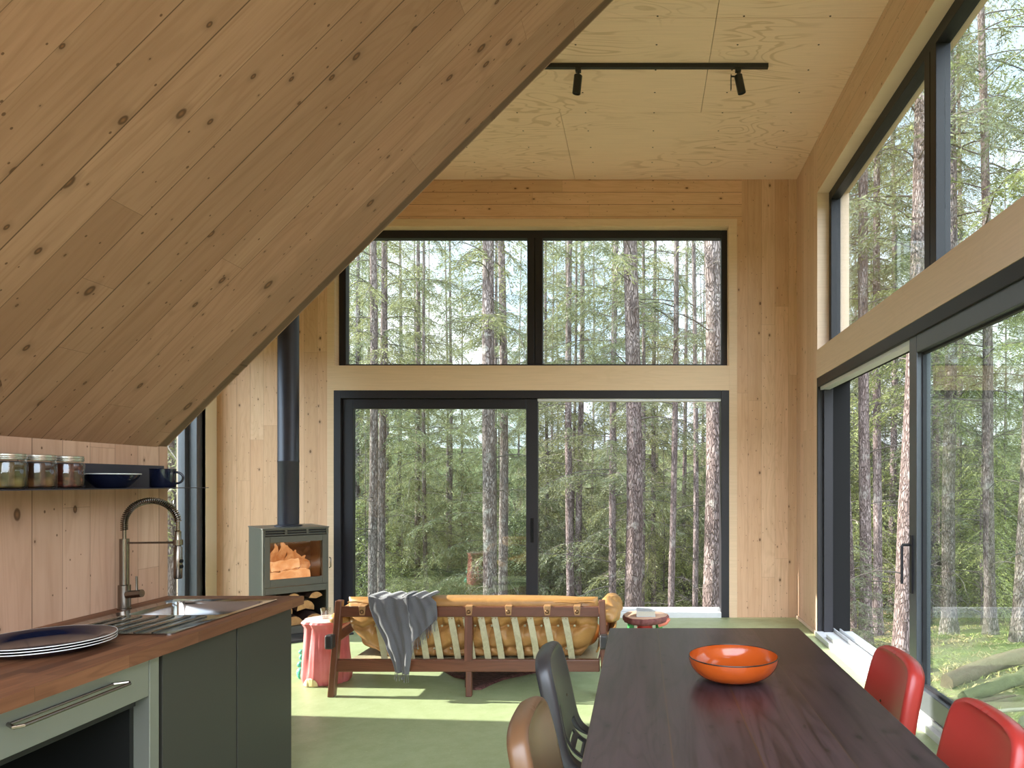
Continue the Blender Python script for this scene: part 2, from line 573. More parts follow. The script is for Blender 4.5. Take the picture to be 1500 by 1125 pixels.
# window_2: upper window of the right wall
w = struct('window_2', (XR + .11, (RY0 + RY1) / 2, ZU0))
d = XR + .11
b = MB(); rect_frame(b, 'y', RY0 + .006, RY1 - .006, ZU0, ZU1 - .006, d, d + .09, .07, .07, .085, .035)
b.build('frame', M_FRAME, w, bevel=.004)
b = MB(); ym = 4.2
b.box(d - .002, d + .088, ym - .085, ym - .004, ZU0 + .035, ZU1 - .09); b.box(d - .002, d + .088, ym + .004, ym + .085, ZU0 + .035, ZU1 - .09)
b.box(d + .02, d + .08, ym - .006, ym + .006, ZU0 + .035, ZU1 - .09)
b.build('mullion', M_FRAME, w, bevel=.003)
for ya, yb in ((RY0 + .07, ym - .085), (ym + .085, RY1 - .07)):
    b = MB(); b.box(d + .05, d + .056, ya, yb, ZU0 + .035, ZU1 - .09); b.build('pane', M_GLASS, w)

# window_3: tall window of the left wall
w = struct('window_3', (XL, (LY0 + LY1) / 2, 0))
b = MB(); rect_frame(b, 'y', LY0, LY1, 0, LZ1, XL - .23, XL - .03, .02, .09, .08, .05)
rect_frame(b, 'y', LY0 + .005, LY1 - .05, .02, LZ1 - .04, XL - .19, XL - .12, .02, .09, .08, .08)
b.build('frame', M_SASH, w, bevel=.004)
b = MB(); b.box(XL - .16, XL - .154, LY0 + .02, LY1 - .12, .08, LZ1 - .1); b.build('pane', M_GLASS, w)

# door_1: sliding door of the back wall, left leaf closed, right half open
w = struct('door_1', ((BX0 + BX1) / 2, YB, 0))
b = MB(); rect_frame(b, 'x', BX0, BX1, 0, ZD, YB - .006, YB + .20, .075, .085, .085, 0)
b.build('frame', M_FRAME, w, bevel=.004)
xm = -1.103
b = MB()
b.box(BX0 + .075, BX1 - .085, YB - .02, YB + .22, -.01, .055)
b.box(BX0 + .075, BX1 - .085, YB + .06, YB + .075, .055, .085)
b.box(BX0 + .075, BX1 - .085, YB + .14, YB + .155, .055, .085)
b.build('sill', M_ALU, w, bevel=.003)
b = MB(); b.box(xm, BX1 - .085, YB + .02, YB + .10, ZD - .113, ZD - .086)
b.build('track', M_ALU, w)
s0, s1 = BX0 + .078, xm
b = MB(); rect_frame(b, 'x', s0, s1, .088, ZD - .087, YB + .03, YB + .095, .115, .125, .105, .12)
sash = b.build('sash', M_FRAME, w, bevel=.004)
b = MB(); b.box(s0 + .10, s1 - .11, YB + .06, YB + .066, .2, ZD - .19)
o = b.build('pane', M_GLASSD, None, origin=w.location); o.parent = sash; o.location = (0, 0, 0)
b = MB(); b.box(s1 - .075, s1 - .045, YB + .018, YB + .032, .80, 1.06)
b.box(s1 - .067, s1 - .053, YB + .005, YB + .02, .86, 1.0)
o = b.build('handle', M_BLACK, None, origin=w.location, bevel=.002); o.parent = sash; o.location = (0, 0, 0)

# door_2: sliding door of the right wall, near leaf closed, far half open
w = struct('door_2', (XR, (RY0 + RY1) / 2, 0))
b = MB(); rect_frame(b, 'y', RY0, RY1, 0, ZD, XR - .004, XR + .13, .075, .035, .085, 0)
b.box(XR + .045, XR + .13, RY1 - .075, RY1 - .035, 0, ZD - .085)
b.build('frame', M_FRAME, w, bevel=.004)
b = MB(); rect_frame(b, 'y', RY0, RY1 - .012, .0, ZD, XR + .13, XR + WT + .005, .05, .012, .03, 0)
b.box(XR + .13, XR + WT + .005, RY1 - .016, RY1, 0, ZD)
b.build('outer_reveal', M_BLACK, w)
b = MB()
b.box(XR - .03, XR + .32, RY0 + .06, RY1 - .035, -.01, .045)
b.box(XR + .005, XR + .075, RY0 + .06, RY1 - .3, .045, .075)
b.box(XR + .14, XR + .152, RY0 + .06, RY1 - .035, .045, .075)
b.box(XR + .20, XR + .212, RY0 + .06, RY1 - .035, .045, .07)
b.build('sill', M_ALU, w, bevel=.003)
b = MB(); b.box(XR + .02, XR + .10, 4.28, RY1 - .04, ZD - .115, ZD - .086); b.build('track', M_ALU, w)
b = MB(); rect_frame(b, 'y', RY0 + .07, 4.28, .08, ZD - .06, XR + .012, XR + .10, .1, .115, .13, .13)
sash = b.build('sash', M_SASH, w, bevel=.005)
b = MB(); b.box(XR + .062, XR + .068, RY0 + .15, 4.18, .19, ZD - .17)
o = b.build('pane', M_GLASSD, None, origin=w.location); o.parent = sash; o.location = (0, 0, 0)
b = MB(); rect_frame(b, 'y', RY0 + .165, 4.17, .205, ZD - .185, XR + .045, XR + .07, .018, .018, .018, .018)
o = b.build('bead', M_FRAME, None, origin=w.location, bevel=.002); o.parent = sash; o.location = (0, 0, 0)
b = MB()
b.box(XR + .002, XR + .014, 4.215, 4.245, .76, 1.12)
b.tube([(XR + .005, 4.23, 1.06), (XR - .05, 4.23, 1.06), (XR - .052, 4.23, 1.05), (XR - .052, 4.23, .82)], .009, 8)
o = b.build('handle', M_FRAME, None, origin=w.location, bevel=0); o.parent = sash; o.location = (0, 0, 0)
# ------------------------------------------------------------------ kitchen
M_COUNTER = wood('butcher_block', Y_, X_, Z_, .042, (.27, .125, .062), (.10, .042, .022), 21, seglen=.34, knot=0, gap=.0006, grain=.4, rough=.5, spec=.2)
M_CAB = plain('green_grey_cabinet', (.036, .034, .027), .45, 0, 3, .06)
M_STEEL = plain('brushed_steel', (.62, .62, .60), .28, .9, 120, .06)
M_STEELD = plain('brushed_nickel', (.22, .19, .16), .27, 1.0, 80, .08)
M_SINK = plain('sink_steel', (.36, .35, .34), .13, 1.0, 60, .05)
M_APPL = plain('appliance_steel', (.27, .275, .24), .38, .6, 5, .05)
M_NAVY = plain('navy_enamel', (.006, .008, .022), .12, 0, 0, spec=.6)
M_RIM = plain('white_enamel_rim', (.62, .62, .60), .25)
M_SHELF = plain('dark_steel_shelf', (.045, .043, .058), .42, .3, 20, .12)
M_VOID = plain('black_oven_void', (.004, .004, .004), .5)

ZT = .90
XF = -1.625            # front edge of the worktop
b = MB()
sx0, sx1, sy0, sy1 = -2.15, -1.705, 2.80, 3.15      # cut-out for the sink bowl
z0, z1 = ZT - .04, ZT
b.box(XK + .002, XF, .85, sy0, z0, z1)
b.box(XK + .002, XF, sy1, YK - .002, z0, z1)
b.box(XK + .002, sx0, sy0, sy1, z0, z1); b.box(sx1, XF, sy0, sy1, z0, z1)
wt = b.build('worktop', M_COUNTER, None, origin=(XK, 2, z0))
tag(wt, 'long butcher block kitchen worktop with warm brown staves', 'worktop')

# base cabinet with two green-grey doors
XC = -1.66
cab = thing('base_cabinet', 'matte green-grey base cabinet with two plain doors below the sink', 'cabinet', (XC - .3, 2.8, 0))
b = MB()
b.box(XK + .01, XC - .022, 2.352, 2.37, .0, z0); b.box(XK + .01, XC - .022, 3.232, YK - .05, 0, z0)
b.box(XK + .01, XC - .022, 2.37, 3.232, .0, .02); b.box(XK + .01, XK + .02, 2.37, 3.232, 0, z0)
b.box(XC - .04, XC - .022, 2.37, 3.232, z0 - .05, z0 - .004)
b.build('carcass', M_CAB, cab)
for (a0, a1) in ((2.372, 2.806), (2.814, 3.248)):
    b = MB(); b.box(XC - .02, XC, a0, a1, .02, z0 - .004); b.build('door', M_CAB, cab, bevel=.0015)
# steel gable between the oven and the cabinet
b = MB(); b.box(XK + .01, XC + .004, 2.305, 2.349, 0, z0 - .002)
o = b.build('filler_panel', M_APPL, None, origin=(XC, 2.33, 0), bevel=.002)
tag(o, 'narrow upright steel panel between the black opening and the green-grey doors', 'panel')
# steel drawer unit over a dark opening
un = thing('drawer_unit', 'steel fronted drawer unit over a black opening under the worktop', 'drawer unit', (XC - .3, 1.9, 0))
b = MB()
b.box(XK + .01, XC - .05, 1.30, 1.32, 0, z0 - .002); b.box(XK + .01, XC - .05, 2.285, 2.303, 0, z0 - .002)
b.box(XK + .01, XK + .03, 1.32, 2.285, 0, z0 - .002); b.box(XK + .03, XC - .05, 1.32, 2.285, 0, .02)
b.box(XK + .03, XC - .03, 1.32, 2.285, .70, .715)
b.build('carcass', M_VOID, un)
b = MB(); b.box(XC - .018, XC + .002, 1.30, 2.303, .728, z0 - .004)
dr = b.build('drawer', M_APPL, un, bevel=.002)
b = MB()
hx = XC + .052
hz = .815
b.tube([(XC + .002, 1.79, hz), (hx - .012, 1.765, hz), (hx, 1.78, hz), (hx, 2.15, hz), (hx - .012, 2.165, hz), (XC + .002, 2.14, hz)], .0055, 8)
b.tube([(XC + .006, 1.79, hz), (XC + .006, 2.14, hz)], .0045, 8)
o = b.build('handle', M_STEELD, None, origin=un.location, smooth=40); o.parent = dr; o.location = (0, 0, 0)

# sink with drainer
sk = thing('sink', 'stainless steel inset sink with ridged drainer and deep bowl', 'sink', (-1.93, 2.8, ZT))
b = MB()
ox0, ox1, oy0, oy1 = -2.175, -1.682, 2.45, 3.175
bx0, bx1, by0, by1 = -2.13, -1.72, 2.815, 3.14
zt = ZT + .0035
def rnd_rect(x0, x1, y0, y1, r, z, n=6):
    pts = []
    for (cx, cy, a0) in ((x1 - r, y1 - r, 0), (x0 + r, y1 - r, 90), (x0 + r, y0 + r, 180), (x1 - r, y0 + r, 270)):
        for k in range(n + 1):
            a = R(a0 + 90 * k / n)
            pts.append((cx + r * math.cos(a), cy + r * math.sin(a), z))
    return pts
rings = [rnd_rect(ox0, ox1, oy0, oy1, .02, ZT + .0004), rnd_rect(ox0, ox1, oy0, oy1, .02, zt + .002), rnd_rect(ox0 + .012, ox1 - .012, oy0 + .012, oy1 - .012, .016, zt),
         rnd_rect(bx0, bx1, by0, by1, .04, zt - .002), rnd_rect(bx0 + .006, bx1 - .006, by0 + .006, by1 - .006, .04, zt - .02),
         rnd_rect(bx0 + .012, bx1 - .012, by0 + .012, by1 - .012, .05, ZT - .16), rnd_rect(bx0 + .05, bx1 - .05, by0 + .05, by1 - .05, .05, ZT - .185)]
N = len(rings[0])
vs = [p for r in rings for p in r]
fs = [(i * N + k, i * N + (k + 1) % N, (i + 1) * N + (k + 1) % N, (i + 1) * N + k) for i in range(len(rings) - 1) for k in range(N)]
fs.append(tuple((len(rings) - 1) * N + k for k in range(N)))
b.add(vs, fs)
b.build('basin', M_SINK, sk, smooth=30)
for i in range(6):
    b = MB(); x = -2.10 + i * .066
    b.tube([(x, 2.475, zt + .0005), (x, 2.49, zt + .002), (x, 2.77, zt + .002), (x, 2.785, zt + .0005)], .0030, 8)
    b.build('drainer_ridge', M_SINK, sk, smooth=40)
b = MB(); b.lathe([(0, ZT - .184), (.035, ZT - .184), (.04, ZT - .182), (.04, ZT - .1855)], (-1.92, 2.98, 0), 24); b.build('drain', M_STEELD, sk, smooth=40)

# spring faucet
fx, fy = -2.226, 2.945
fc = thing('spring_faucet', 'tall brushed nickel kitchen faucet with coiled spring neck', 'faucet', (fx, fy, ZT))
b = MB(); b.lathe([(0, 0), (.026, 0), (.026, .006), (.0235, .008), (.0235, .105), (.018, .108), (.018, .305), (0, .305)], (fx, fy, ZT), 24)
b.build('column', M_STEELD, fc, smooth=40)
arc = []
Rr = .109
zc = 1.275
for k in range(41):
    a = PI - PI * k / 40
    arc.append((fx + Rr + Rr * math.cos(a), fy - .0 + .02 * k / 40, zc + Rr * .86 * math.sin(a)))
neck = [(fx, fy, ZT + .30), (fx, fy, 1.24)] + arc + [(fx + 2 * Rr, fy + .02, 1.25), (fx + 2 * Rr, fy + .02, 1.18)]
b = MB(); b.tube(neck, .0075, 10); b.build('hose', M_STEELD, fc, smooth=40)
# coil round the hose
path = [Vector(p) for p in neck[1:-2]]
L = [0]
for p, q in zip(path, path[1:]): L.append(L[-1] + (q - p).length)
coil = []
turns = 44
for i in range(turns * 8 + 1):
    s = L[-1] * i / (turns * 8)
    k = max(j for j in range(len(L)) if L[j] <= s + 1e-9); k = min(k, len(path) - 2)
    f = (s - L[k]) / (L[k + 1] - L[k])
    p = path[k].lerp(path[k + 1], f); d = (path[k + 1] - path[k]).normalized()
    n1 = Vector((0, 1, 0)); n2 = d.cross(n1).normalized(); n1 = n2.cross(d)
    a = 2 * PI * i / 8
    coil.append(p + (n1 * math.cos(a) + n2 * math.sin(a)) * .0125)
b = MB(); b.tube(coil, .0027, 5); b.build('spring', M_STEELD, fc, smooth=60)
ex, ey = fx + 2 * Rr, fy + .02
b = MB(); b.lathe([(0, 1.03), (.014, 1.03), (.0165, 1.034), (.0165, 1.165), (.0125, 1.17), (.0125, 1.235), (.008, 1.24), (0, 1.24)], (ex, ey, 0), 20)
sp = b.build('spray_head', M_STEELD, fc, smooth=40)
for zz in (1.083, 1.107):
    b = MB(); b.lathe([(0, 0), (.008, 0), (.008, .006), (0, .007)], (ex + .0155, ey - .004, zz), 12, M=Matrix.Rotation(R(90), 4, 'Y'))
    o = b.build('button', M_BLACK, None, origin=fc.location, smooth=40); o.parent = sp; o.location = (0, 0, 0)
b = MB(); b.tube([(fx + .015, fy, 1.187), (ex - .012, ey, 1.187)], .0045, 10)
b.lathe([(.0135, 1.176), (.019, 1.176), (.019, 1.2), (.0135, 1.2), (.0135, 1.176)], (ex, ey, 0), 20)
b.build('support_arm', M_STEELD, fc, smooth=40)
b = MB(); b.tube([(fx + .02, fy - .01, .965), (fx + .085, fy - .012, .972)], .0165, 16)
lv = b.build('lever_body', M_STEELD, fc, smooth=40)
b = MB(); b.tube([(fx + .062, fy - .012, .985), (fx + .062, fy - .014, 1.045)], .0042, 8)
b.build('lever', M_STEELD, fc, smooth=40)

# steel wall shelf
sh = thing('wall_shelf', 'thin dark steel wall shelf with upright back plate and screws', 'shelf', (XK, 2.4, 1.424))
b = MB(); b.box(XK + .001, -2.085, 1.2, YK - .002, 1.421, 1.424); b.build('ledge', M_SHELF, sh)
b = MB(); b.box(XK + .001, XK + .004, 1.2, YK - .03, 1.424, 1.527); b.build('back_plate', M_SHELF, sh)
for y in (1.5, 2.1, 2.68, 3.18):
    b = MB(); b.lathe([(0, .004), (.004, .0035), (.006, .0)], (XK + .0045, y, 1.495), 12, M=Matrix.Rotation(R(90), 4, 'Y'))
    b.build('screw', M_STEELD, sh, smooth=60)

# preserve jars
def glass_jar_mat():
    t = NT('jar_glass')
    tr = t.n('ShaderNodeBsdfTransparent', {0: (.93, .95, .93, 1)})
    gl = t.n('ShaderNodeBsdfGlossy', {'Roughness': .05})
    f = t.math('ADD', schlick(t), .03)
    mx = t.n('ShaderNodeMixShader', {0: f, 1: tr.outputs[0], 2: gl.outputs[0]})
    t.t.links.new(mx.outputs[0], t.out.inputs[0])
    return t.m
M_JAR = glass_jar_mat()
M_LID = plain('silver_jar_lid', (.62, .60, .57), .25, .9)
def fruit_mat(nm, c1, c2, sc=18):
    t = NT(nm)
    p = t.pos()
    vo = t.n('ShaderNodeTexVoronoi', {'Scale': sc}); t.set(vo.inputs['Vector'], p)
    c = t.mix(t.ramp(vo.outputs['Distance'], .1, .6), c1, c2)
    t.bsdf(c, .25, 0, None, .5)
    return t.m
jars = [((-2.165, 2.335), fruit_mat('pickled_pears', (.20, .13, .04), (.06, .04, .012), 22), 'preserve jar with yellow-green fruit, farthest from the navy bowl on the shelf'),
        ((-2.165, 2.455), fruit_mat('preserved_peaches', (.17, .07, .025), (.045, .018, .01), 20), 'preserve jar with brown fruit halves between two other jars on the shelf'),
        ((-2.165, 2.578), fruit_mat('red_preserve', (.17, .045, .025), (.06, .015, .01), 60), 'preserve jar of dark red fruit beside the navy bowl on the shelf')]
for (jx, jy), fm, lab in jars:
    j = thing('preserve_jar', lab, 'jar', (jx, jy, 1.424), 0, 'preserve jars on the shelf')
    def rib(a, z): return 1 + .012 * math.sin(a * 22)
    b = MB(); b.lathe([(0, .001), (.045, .001), (.052, .006), (.0535, .015), (.0535, .088), (.050, .098), (.0465, .104), (.0465, .112)], (jx, jy, 1.424), 66, rfun=rib)
    b.build('glass', M_JAR, j, smooth=60)
    b = MB(); b.lathe([(0, .006), (.044, .006), (.049, .012), (.0495, .084), (.046, .094), (0, .095)], (jx, jy, 1.424), 40)
    b.build('fruit', fm, j, smooth=60)
    b = MB(); b.lathe([(.0475, .104), (.051, .104), (.051, .121), (.049, .1235), (0, .1235)], (jx, jy, 1.424), 40)
    ld = b.build('lid', M_LID, j, smooth=35)
    b = MB(); b.lathe([(.0512, .1065), (.0522, .108), (.0512, .1095)], (jx, jy, 1.424), 40); b.lathe([(.0512, .1125), (.0522, .114), (.0512, .1155)], (jx, jy, 1.424), 40)
    o = b.build('band', M_LID, None, origin=j.location, smooth=60); o.parent = ld; o.location = (0, 0, 0)

bw = thing('enamel_bowl', 'navy enamel bowl with pale rim on the steel shelf', 'bowl', (-2.18, 2.815, 1.424))
b = MB(); b.lathe([(0, .001), (.05, .001), (.058, .006), (.088, .04), (.098, .058), (.0965, .059), (.085, .04), (.055, .010), (0, .007)], (-2.18, 2.815, 1.424), 48)
b.build('body', M_NAVY, bw, smooth=50)
b = MB(); b.tube([(-2.18 + .099 * math.cos(2 * PI * k / 48), 2.815 + .099 * math.sin(2 * PI * k / 48), 1.424 + .059) for k in range(48)], .0025, 6, closed=True)
b.build('rim', M_RIM, bw, smooth=60)

mx_, my_ = -2.175, 3.11
mg = thing('enamel_mug', 'navy enamel mug with loop handle at the end of the shelf', 'mug', (mx_, my_, 1.424))
b = MB(); b.lathe([(0, .001), (.047, .001), (.050, .004), (.051, .08), (.053, .086), (.0505, .086), (.0485, .078), (.047, .008), (0, .006)], (mx_, my_, 1.424), 40)
b.build('body', M_NAVY, mg, smooth=50)
b = MB()
ha = R(20)
pts = []
for k in range(13):
    a = R(100 - 200 * k / 12)
    rr = .049 + .030 * math.cos(a) * (1 if math.cos(a) > 0 else .3)
    pts.append((mx_ + rr * math.cos(ha), my_ + rr * math.sin(ha), 1.424 + .045 + .026 * math.sin(a)))
b.tube(pts, .0052, 8); b.build('handle', M_NAVY, mg, smooth=60)

# stacked enamel plates on the worktop
px_, py_ = -1.945, 2.235
plate_l = ['navy enamel plate with pale rim, bottom of the stack on the worktop', 'navy enamel plate with pale rim, middle of the stack on the worktop',
           'navy enamel plate, topmost of the stack, its dark dished face showing']
for i in range(3):
    z = ZT + .0005 + .0085 * i
    p = thing('enamel_plate', plate_l[i], 'plate', (px_, py_, z), 0, 'stacked enamel plates')
    b = MB(); b.lathe([(0, 0), (.125, 0), (.135, .004), (.150, .016), (.184, .024), (.184, .0265), (.150, .0195), (.133, .008), (.122, .0042), (0, .004)], (px_, py_, z), 64)
    b.build('dish', M_NAVY, p, smooth=50)
    b = MB(); b.tube([(px_ + .185 * math.cos(2 * PI * k / 64), py_ + .185 * math.sin(2 * PI * k / 64), z + .0252) for k in range(64)], .0017, 6, closed=True)
    b.build('rim', M_RIM, p, smooth=60)
# ------------------------------------------------------------------ stove
M_STOVE = plain('olive_grey_stove', (.082, .079, .064), .45, .1, 30, .06)
M_PIPE = plain('black_flue', (.035, .035, .048), .38, .3, 8, .15)
M_SOOT = plain('firebrick', (.16, .095, .06), .8, 0, 12, .4)
sa = R(41)
SX, SY = -3.456, 6.25
st = thing('wood_stove', 'olive-grey freestanding wood stove with glazed door and black flue', 'stove', (SX, SY, .02), sa)
W, D, H = .57, .58, 1.0
b = MB()
b.box(0, W, 0, D, 0, .07); b.box(0, .02, 0, D, .07, H - .012); b.box(W - .02, W, 0, D, .07, H - .012)
b.box(.02, W - .02, D - .02, D, .07, H - .012)
b.box(.02, W - .02, .012, D - .02, .385, .405)
b.box(-.006, W + .006, -.006, D + .004, H - .012, H)
b.build('body', M_STOVE, st, local=True, bevel=.003)
b = MB(); b.box(.02, W - .02, .002, .03, .388, .45); b.build('lower_panel', M_STOVE, st, local=True, bevel=.002)
# firebox lining behind the door
b = MB()
b.box(.06, W - .06, .38, .40, .45, .90); b.box(.04, .06, .06, .40, .45, .90); b.box(W - .06, W - .04, .06, .40, .45, .90)
b.box(.04, W - .04, .06, .40, .44, .455); b.box(.04, W - .04, .06, .40, .90, .915)
b.build('firebox', M_SOOT, st, local=True)
b = MB()
gz0, gz1, gx0, gx1 = .525, .868, .058, W - .058
b.box(.012, gx0, -.012, .02, .455, .925); b.box(gx1, W - .012, -.012, .02, .455, .925)
b.box(gx0, gx1, -.012, .02, .455, gz0); b.box(gx0, gx1, -.012, .02, gz1, .925)
dr = b.build('door', M_STOVE, st, local=True, bevel=.003)
b = MB(); b.box(gx0, gx1, .006, .010, gz0, gz1); o = b.build('door_glass', glass_pane('stove_glass', (.92, .88, .84), 1.2), dr, local=True)
b = MB(); b.tube([(W + .004, -.014, .60), (W + .012, -.03, .61), (W + .012, -.03, .69), (W + .004, -.014, .70)], .006, 8)
o = b.build('handle', M_STEELD, dr, local=True, smooth=50)
# vent grille: two rows of three slots with a dark backing
b = MB()
b.box(.0, W, -.004, .018, .932, .942); b.box(.0, W, -.004, .018, .980, .988); b.box(0, W, -.004, .018, .958, .964)
for x in (0, .185, .37, W - .02): b.box(x, x + .02, -.004, .018, .942, .98)
gr = b.build('vent_grille', M_STOVE, st, local=True, bevel=.001)
b = MB(); b.box(.005, W - .005, .02, .028, .93, .988); b.build('vent_backing', M_VOID, gr, local=True)
cx, cy = W / 2, D / 2
b = MB(); b.lathe([(.096, H - .02), (.096, H + .62), (.098, H + .625), (.098, H + .64), (.096, H + .645), (.096, ZC - .03)], (cx, cy, 0), 40)
fl = b.build('flue_pipe', M_PIPE, st, local=True, smooth=40)
b = MB(); b.lathe([(.125, H), (.125, H + .012), (.097, H + .02)], (cx, cy, 0), 40); b.build('flue_collar', M_PIPE, fl, local=True, smooth=40)

# hearth plate
M = Matrix.Translation((SX, SY, 0)) @ Matrix.Rotation(sa, 4, 'Z')
b = MB(); b.box(-.28, W + .14, -.30, D + .12, .0, .02, M=M)
o = b.build('hearth_plate', plain('dark_steel_hearth', (.03, .03, .036), .3, .4, 20, .1), None, origin=(SX, SY, 0), bevel=.002)
tag(o, 'flat dark steel hearth plate on the floor under the stove', 'hearth plate')

# split firewood in the log niche
def endgrain():
    t = NT('split_log_end'); p = t.pos()
    n = t.noise(p, 9, 4, .6, .5)
    c = t.mix(t.ramp(n, .3, .7), (.30, .15, .055), (.55, .30, .11))
    t.bsdf(c, .8); return t.m
M_END = endgrain()
M_BARKF = plain('firewood_bark', (.10, .048, .035), .9, 0, 25, .5, .6, bdist=.01)
def wedge(b, M, r, a0, a1, L, n=7):
    pts = [(0, 0)] + [(r * (1 + .05 * math.sin(3 * k)) * math.cos(R(a0 + (a1 - a0) * k / n)), r * math.sin(R(a0 + (a1 - a0) * k / n))) for k in range(n + 1)]
    m = len(pts)
    vs = [M @ Vector((x, 0, z)) for x, z in pts] + [M @ Vector((x * 1.04, L, z * .97)) for x, z in pts]
    b.add(vs, [tuple(range(m))], 0); b.add(vs, [tuple(range(m, 2 * m))[::-1]], 0)
    b.add(vs, [(i, (i + 1) % m, m + (i + 1) % m, m + i) for i in range(m)], 1)
S = Matrix.Translation((SX, SY, .02)) @ Matrix.Rotation(sa, 4, 'Z')
logs = [((.10, .05, .073), .074, 3, 177, 'half-round split log lowest at the left of the stove niche'),
        ((.27, .04, .073), .084, 3, 177, 'half-round split log lowest in the middle of the stove niche'),
        ((.455, .05, .073), .088, 3, 177, 'half-round split log lowest at the right of the stove niche'),
        ((.19, .04, .208), .070, -20, 200, 'thick split log in the second layer at the left of the niche'),
        ((.37, .02, .226), .077, -15, 195, 'thick pale split log in the second layer at the right of the niche'),
        ((.10, .05, .305), .056, 0, 250, 'split log against the left wall of the stove niche near the top'),
        ((.265, .025, .318), .060, 5, 185, 'split log with flat pale face on top of the firewood'),
        ((.462, .02, .312), .062, 20, 170, 'split log at the top right of the firewood in the stove')]
for (p, r, a0, a1, lab) in logs:
    b = MB(); wedge(b, S @ Matrix.Translation(p) , r, a0, a1, .38)
    o = b.build('firewood_log', [M_END, M_BARKF], None, origin=tuple(S @ Vector(p)), smooth=40)
    tag(o, lab, 'log', 'firewood in the stove niche')

# burning logs and flames behind the stove door
def ember(nm, c1, c2, st_, sc=9):
    t = NT(nm); p = t.pos()
    n = t.noise(p, sc, 4, .6, .6)
    c = t.mix(t.ramp(n, .3, .7), c1, c2)
    pr = t.bsdf((.05, .03, .02), .9)
    t.set(pr.inputs['Emission Color'], c); pr.inputs['Emission Strength'].default_value = st_
    return t.m
M_EMB = ember('glowing_log', (.74, .32, .12), (1.0, .60, .30), .80, 6)
M_FLAME = ember('flame', (.50, .17, .05), (.85, .42, .17), .62, 9)
fl_l = ['thick glowing log lying across the front of the stove fire', 'glowing log lying at the back of the stove fire', 'glowing log lying on top of two others in the stove fire']
for i, (p0, p1, r) in enumerate((((.085, .15, .516), (.43, .12, .535), .055), ((.22, .265, .512), (.44, .25, .535), .052), ((.12, .235, .618), (.36, .215, .645), .046))):
    b = MB(); n = 8
    pts = [S @ Vector(p0).lerp(Vector(p1), k / n) for k in range(n + 1)]
    b.tube(pts, [r * (1 + .10 * math.sin(k * 2.1 + i)) for k in range(n + 1)], 14)
    o = b.build('burning_log', M_EMB, None, origin=tuple(pts[0]), smooth=50)
    tag(o, fl_l[i], 'log', 'burning logs in the stove')
b = MB()
for i, (x, y, h, r) in enumerate(((.105, .335, .30, .040), (.17, .34, .27, .036), (.235, .335, .31, .040), (.30, .335, .25, .040), (.37, .335, .20, .038), (.44, .335, .14, .036))):
    n = 9
    pts = [S @ Vector((x + .02 * math.sin(k * .9 + i), y, .56 + h * k / n)) for k in range(n + 1)]
    b.tube(pts, [r * math.sin(PI * (.25 + .72 * k / n)) + .002 for k in range(n + 1)], 10)
o = b.build('fire_flames', M_FLAME, None, origin=tuple(S @ Vector((.28, .33, .56))), smooth=60)
tag(o, 'soft orange flames rising behind the stove door glass', 'fire', kind='stuff')

# ------------------------------------------------------------------ sofa
M_ROSE = wood('dark_tropical_wood', X_, Z_, Y_, .5, (.17, .062, .032), (.10, .034, .018), 31, seglen=9, knot=0, gap=0, grain=.5, rough=.35, spec=.5)
M_ROSEV = wood('dark_tropical_wood_upright', Z_, X_, Y_, .5, (.17, .062, .032), (.10, .034, .018), 32, seglen=9, knot=0, gap=0, grain=.5, rough=.35, spec=.5)
def leather(nm, c, sc=14):
    t = NT(nm); p = t.pos()
    n = t.noise(p, sc, 5, .65, .8); n2 = t.noise(p, 4, 3, .5)
    col = t.mix(t.ramp(n, .35, .7), tuple(x * .78 for x in c), c)
    col = t.mix(t.ramp(n2, .4, .7, 0, .5), col, tuple(min(1, x * 1.25) for x in c))
    t.bsdf(col, .42, 0, t.bump(n, .25, .01), .45)
    return t.m
M_TAN = leather('tan_leather', (.38, .19, .058))
M_STRAP = leather('pale_strap_leather', (.40, .355, .22), 30)
M_TAB = leather('tab_leather', (.36, .19, .08), 40)
M_BRASS = plain('dark_brass_ring', (.14, .07, .03), .3, .8)
sf = thing('leather_sofa', 'low sofa with dark wood frame and tufted tan leather cushions', 'sofa', (-1.17, 4.75, 0))
# all sofa geometry in world coordinates; rear rail faces the camera at Y = 4.60
YR = 4.62
b = MB(); b.box(-2.045, -.265, YR, YR + .035, .535, .605); b.build('top_rail', M_ROSE, sf, bevel=.006)
b = MB(); b.box(-2.06, -.275, YR - .005, YR + .035, .165, .247); b.build('back_rail', M_ROSE, sf, bevel=.005)
def post(x0, x1, zt, zb=0, ya=YR - .02, yb=YR + .03, w=.045):
    b = MB(); b.hexa([(x0 - w / 2, ya - .01, zb), (x0 + w / 2, ya - .01, zb), (x0 + w / 2, yb - .01, zb), (x0 - w / 2, yb - .01, zb)],
                     [(x1 - w / 2, ya + .01, zt), (x1 + w / 2, ya + .01, zt), (x1 + w / 2, yb + .01, zt), (x1 - w / 2, yb + .01, zt)])
    return b
post(-2.085, -2.04, .648).build('rear_leg', M_ROSEV, sf, bevel=.006)
post(-.235, -.262, .648).build('rear_leg', M_ROSEV, sf, bevel=.006)
b = post(-1.163, -1.163, .54, .24, YR - .012, YR + .03, .052); b.build('centre_post', M_ROSEV, sf, bevel=.004)
b = post(-1.158, -1.163, .17, 0, YR - .01, YR + .03, .04); b.build('rear_leg', M_ROSEV, sf, bevel=.005)
for x in (-2.06, -.25, -1.16):
    b = post(x, x, .44 if x != -1.16 else .22, 0 if x != -1.16 else .021, 5.36, 5.41, .05); b.build('front_leg', M_ROSEV, sf, bevel=.005)
b = MB(); b.box(-2.06, -.25, 5.37, 5.40, .16, .245); b.build('front_rail', M_ROSE, sf, bevel=.005)
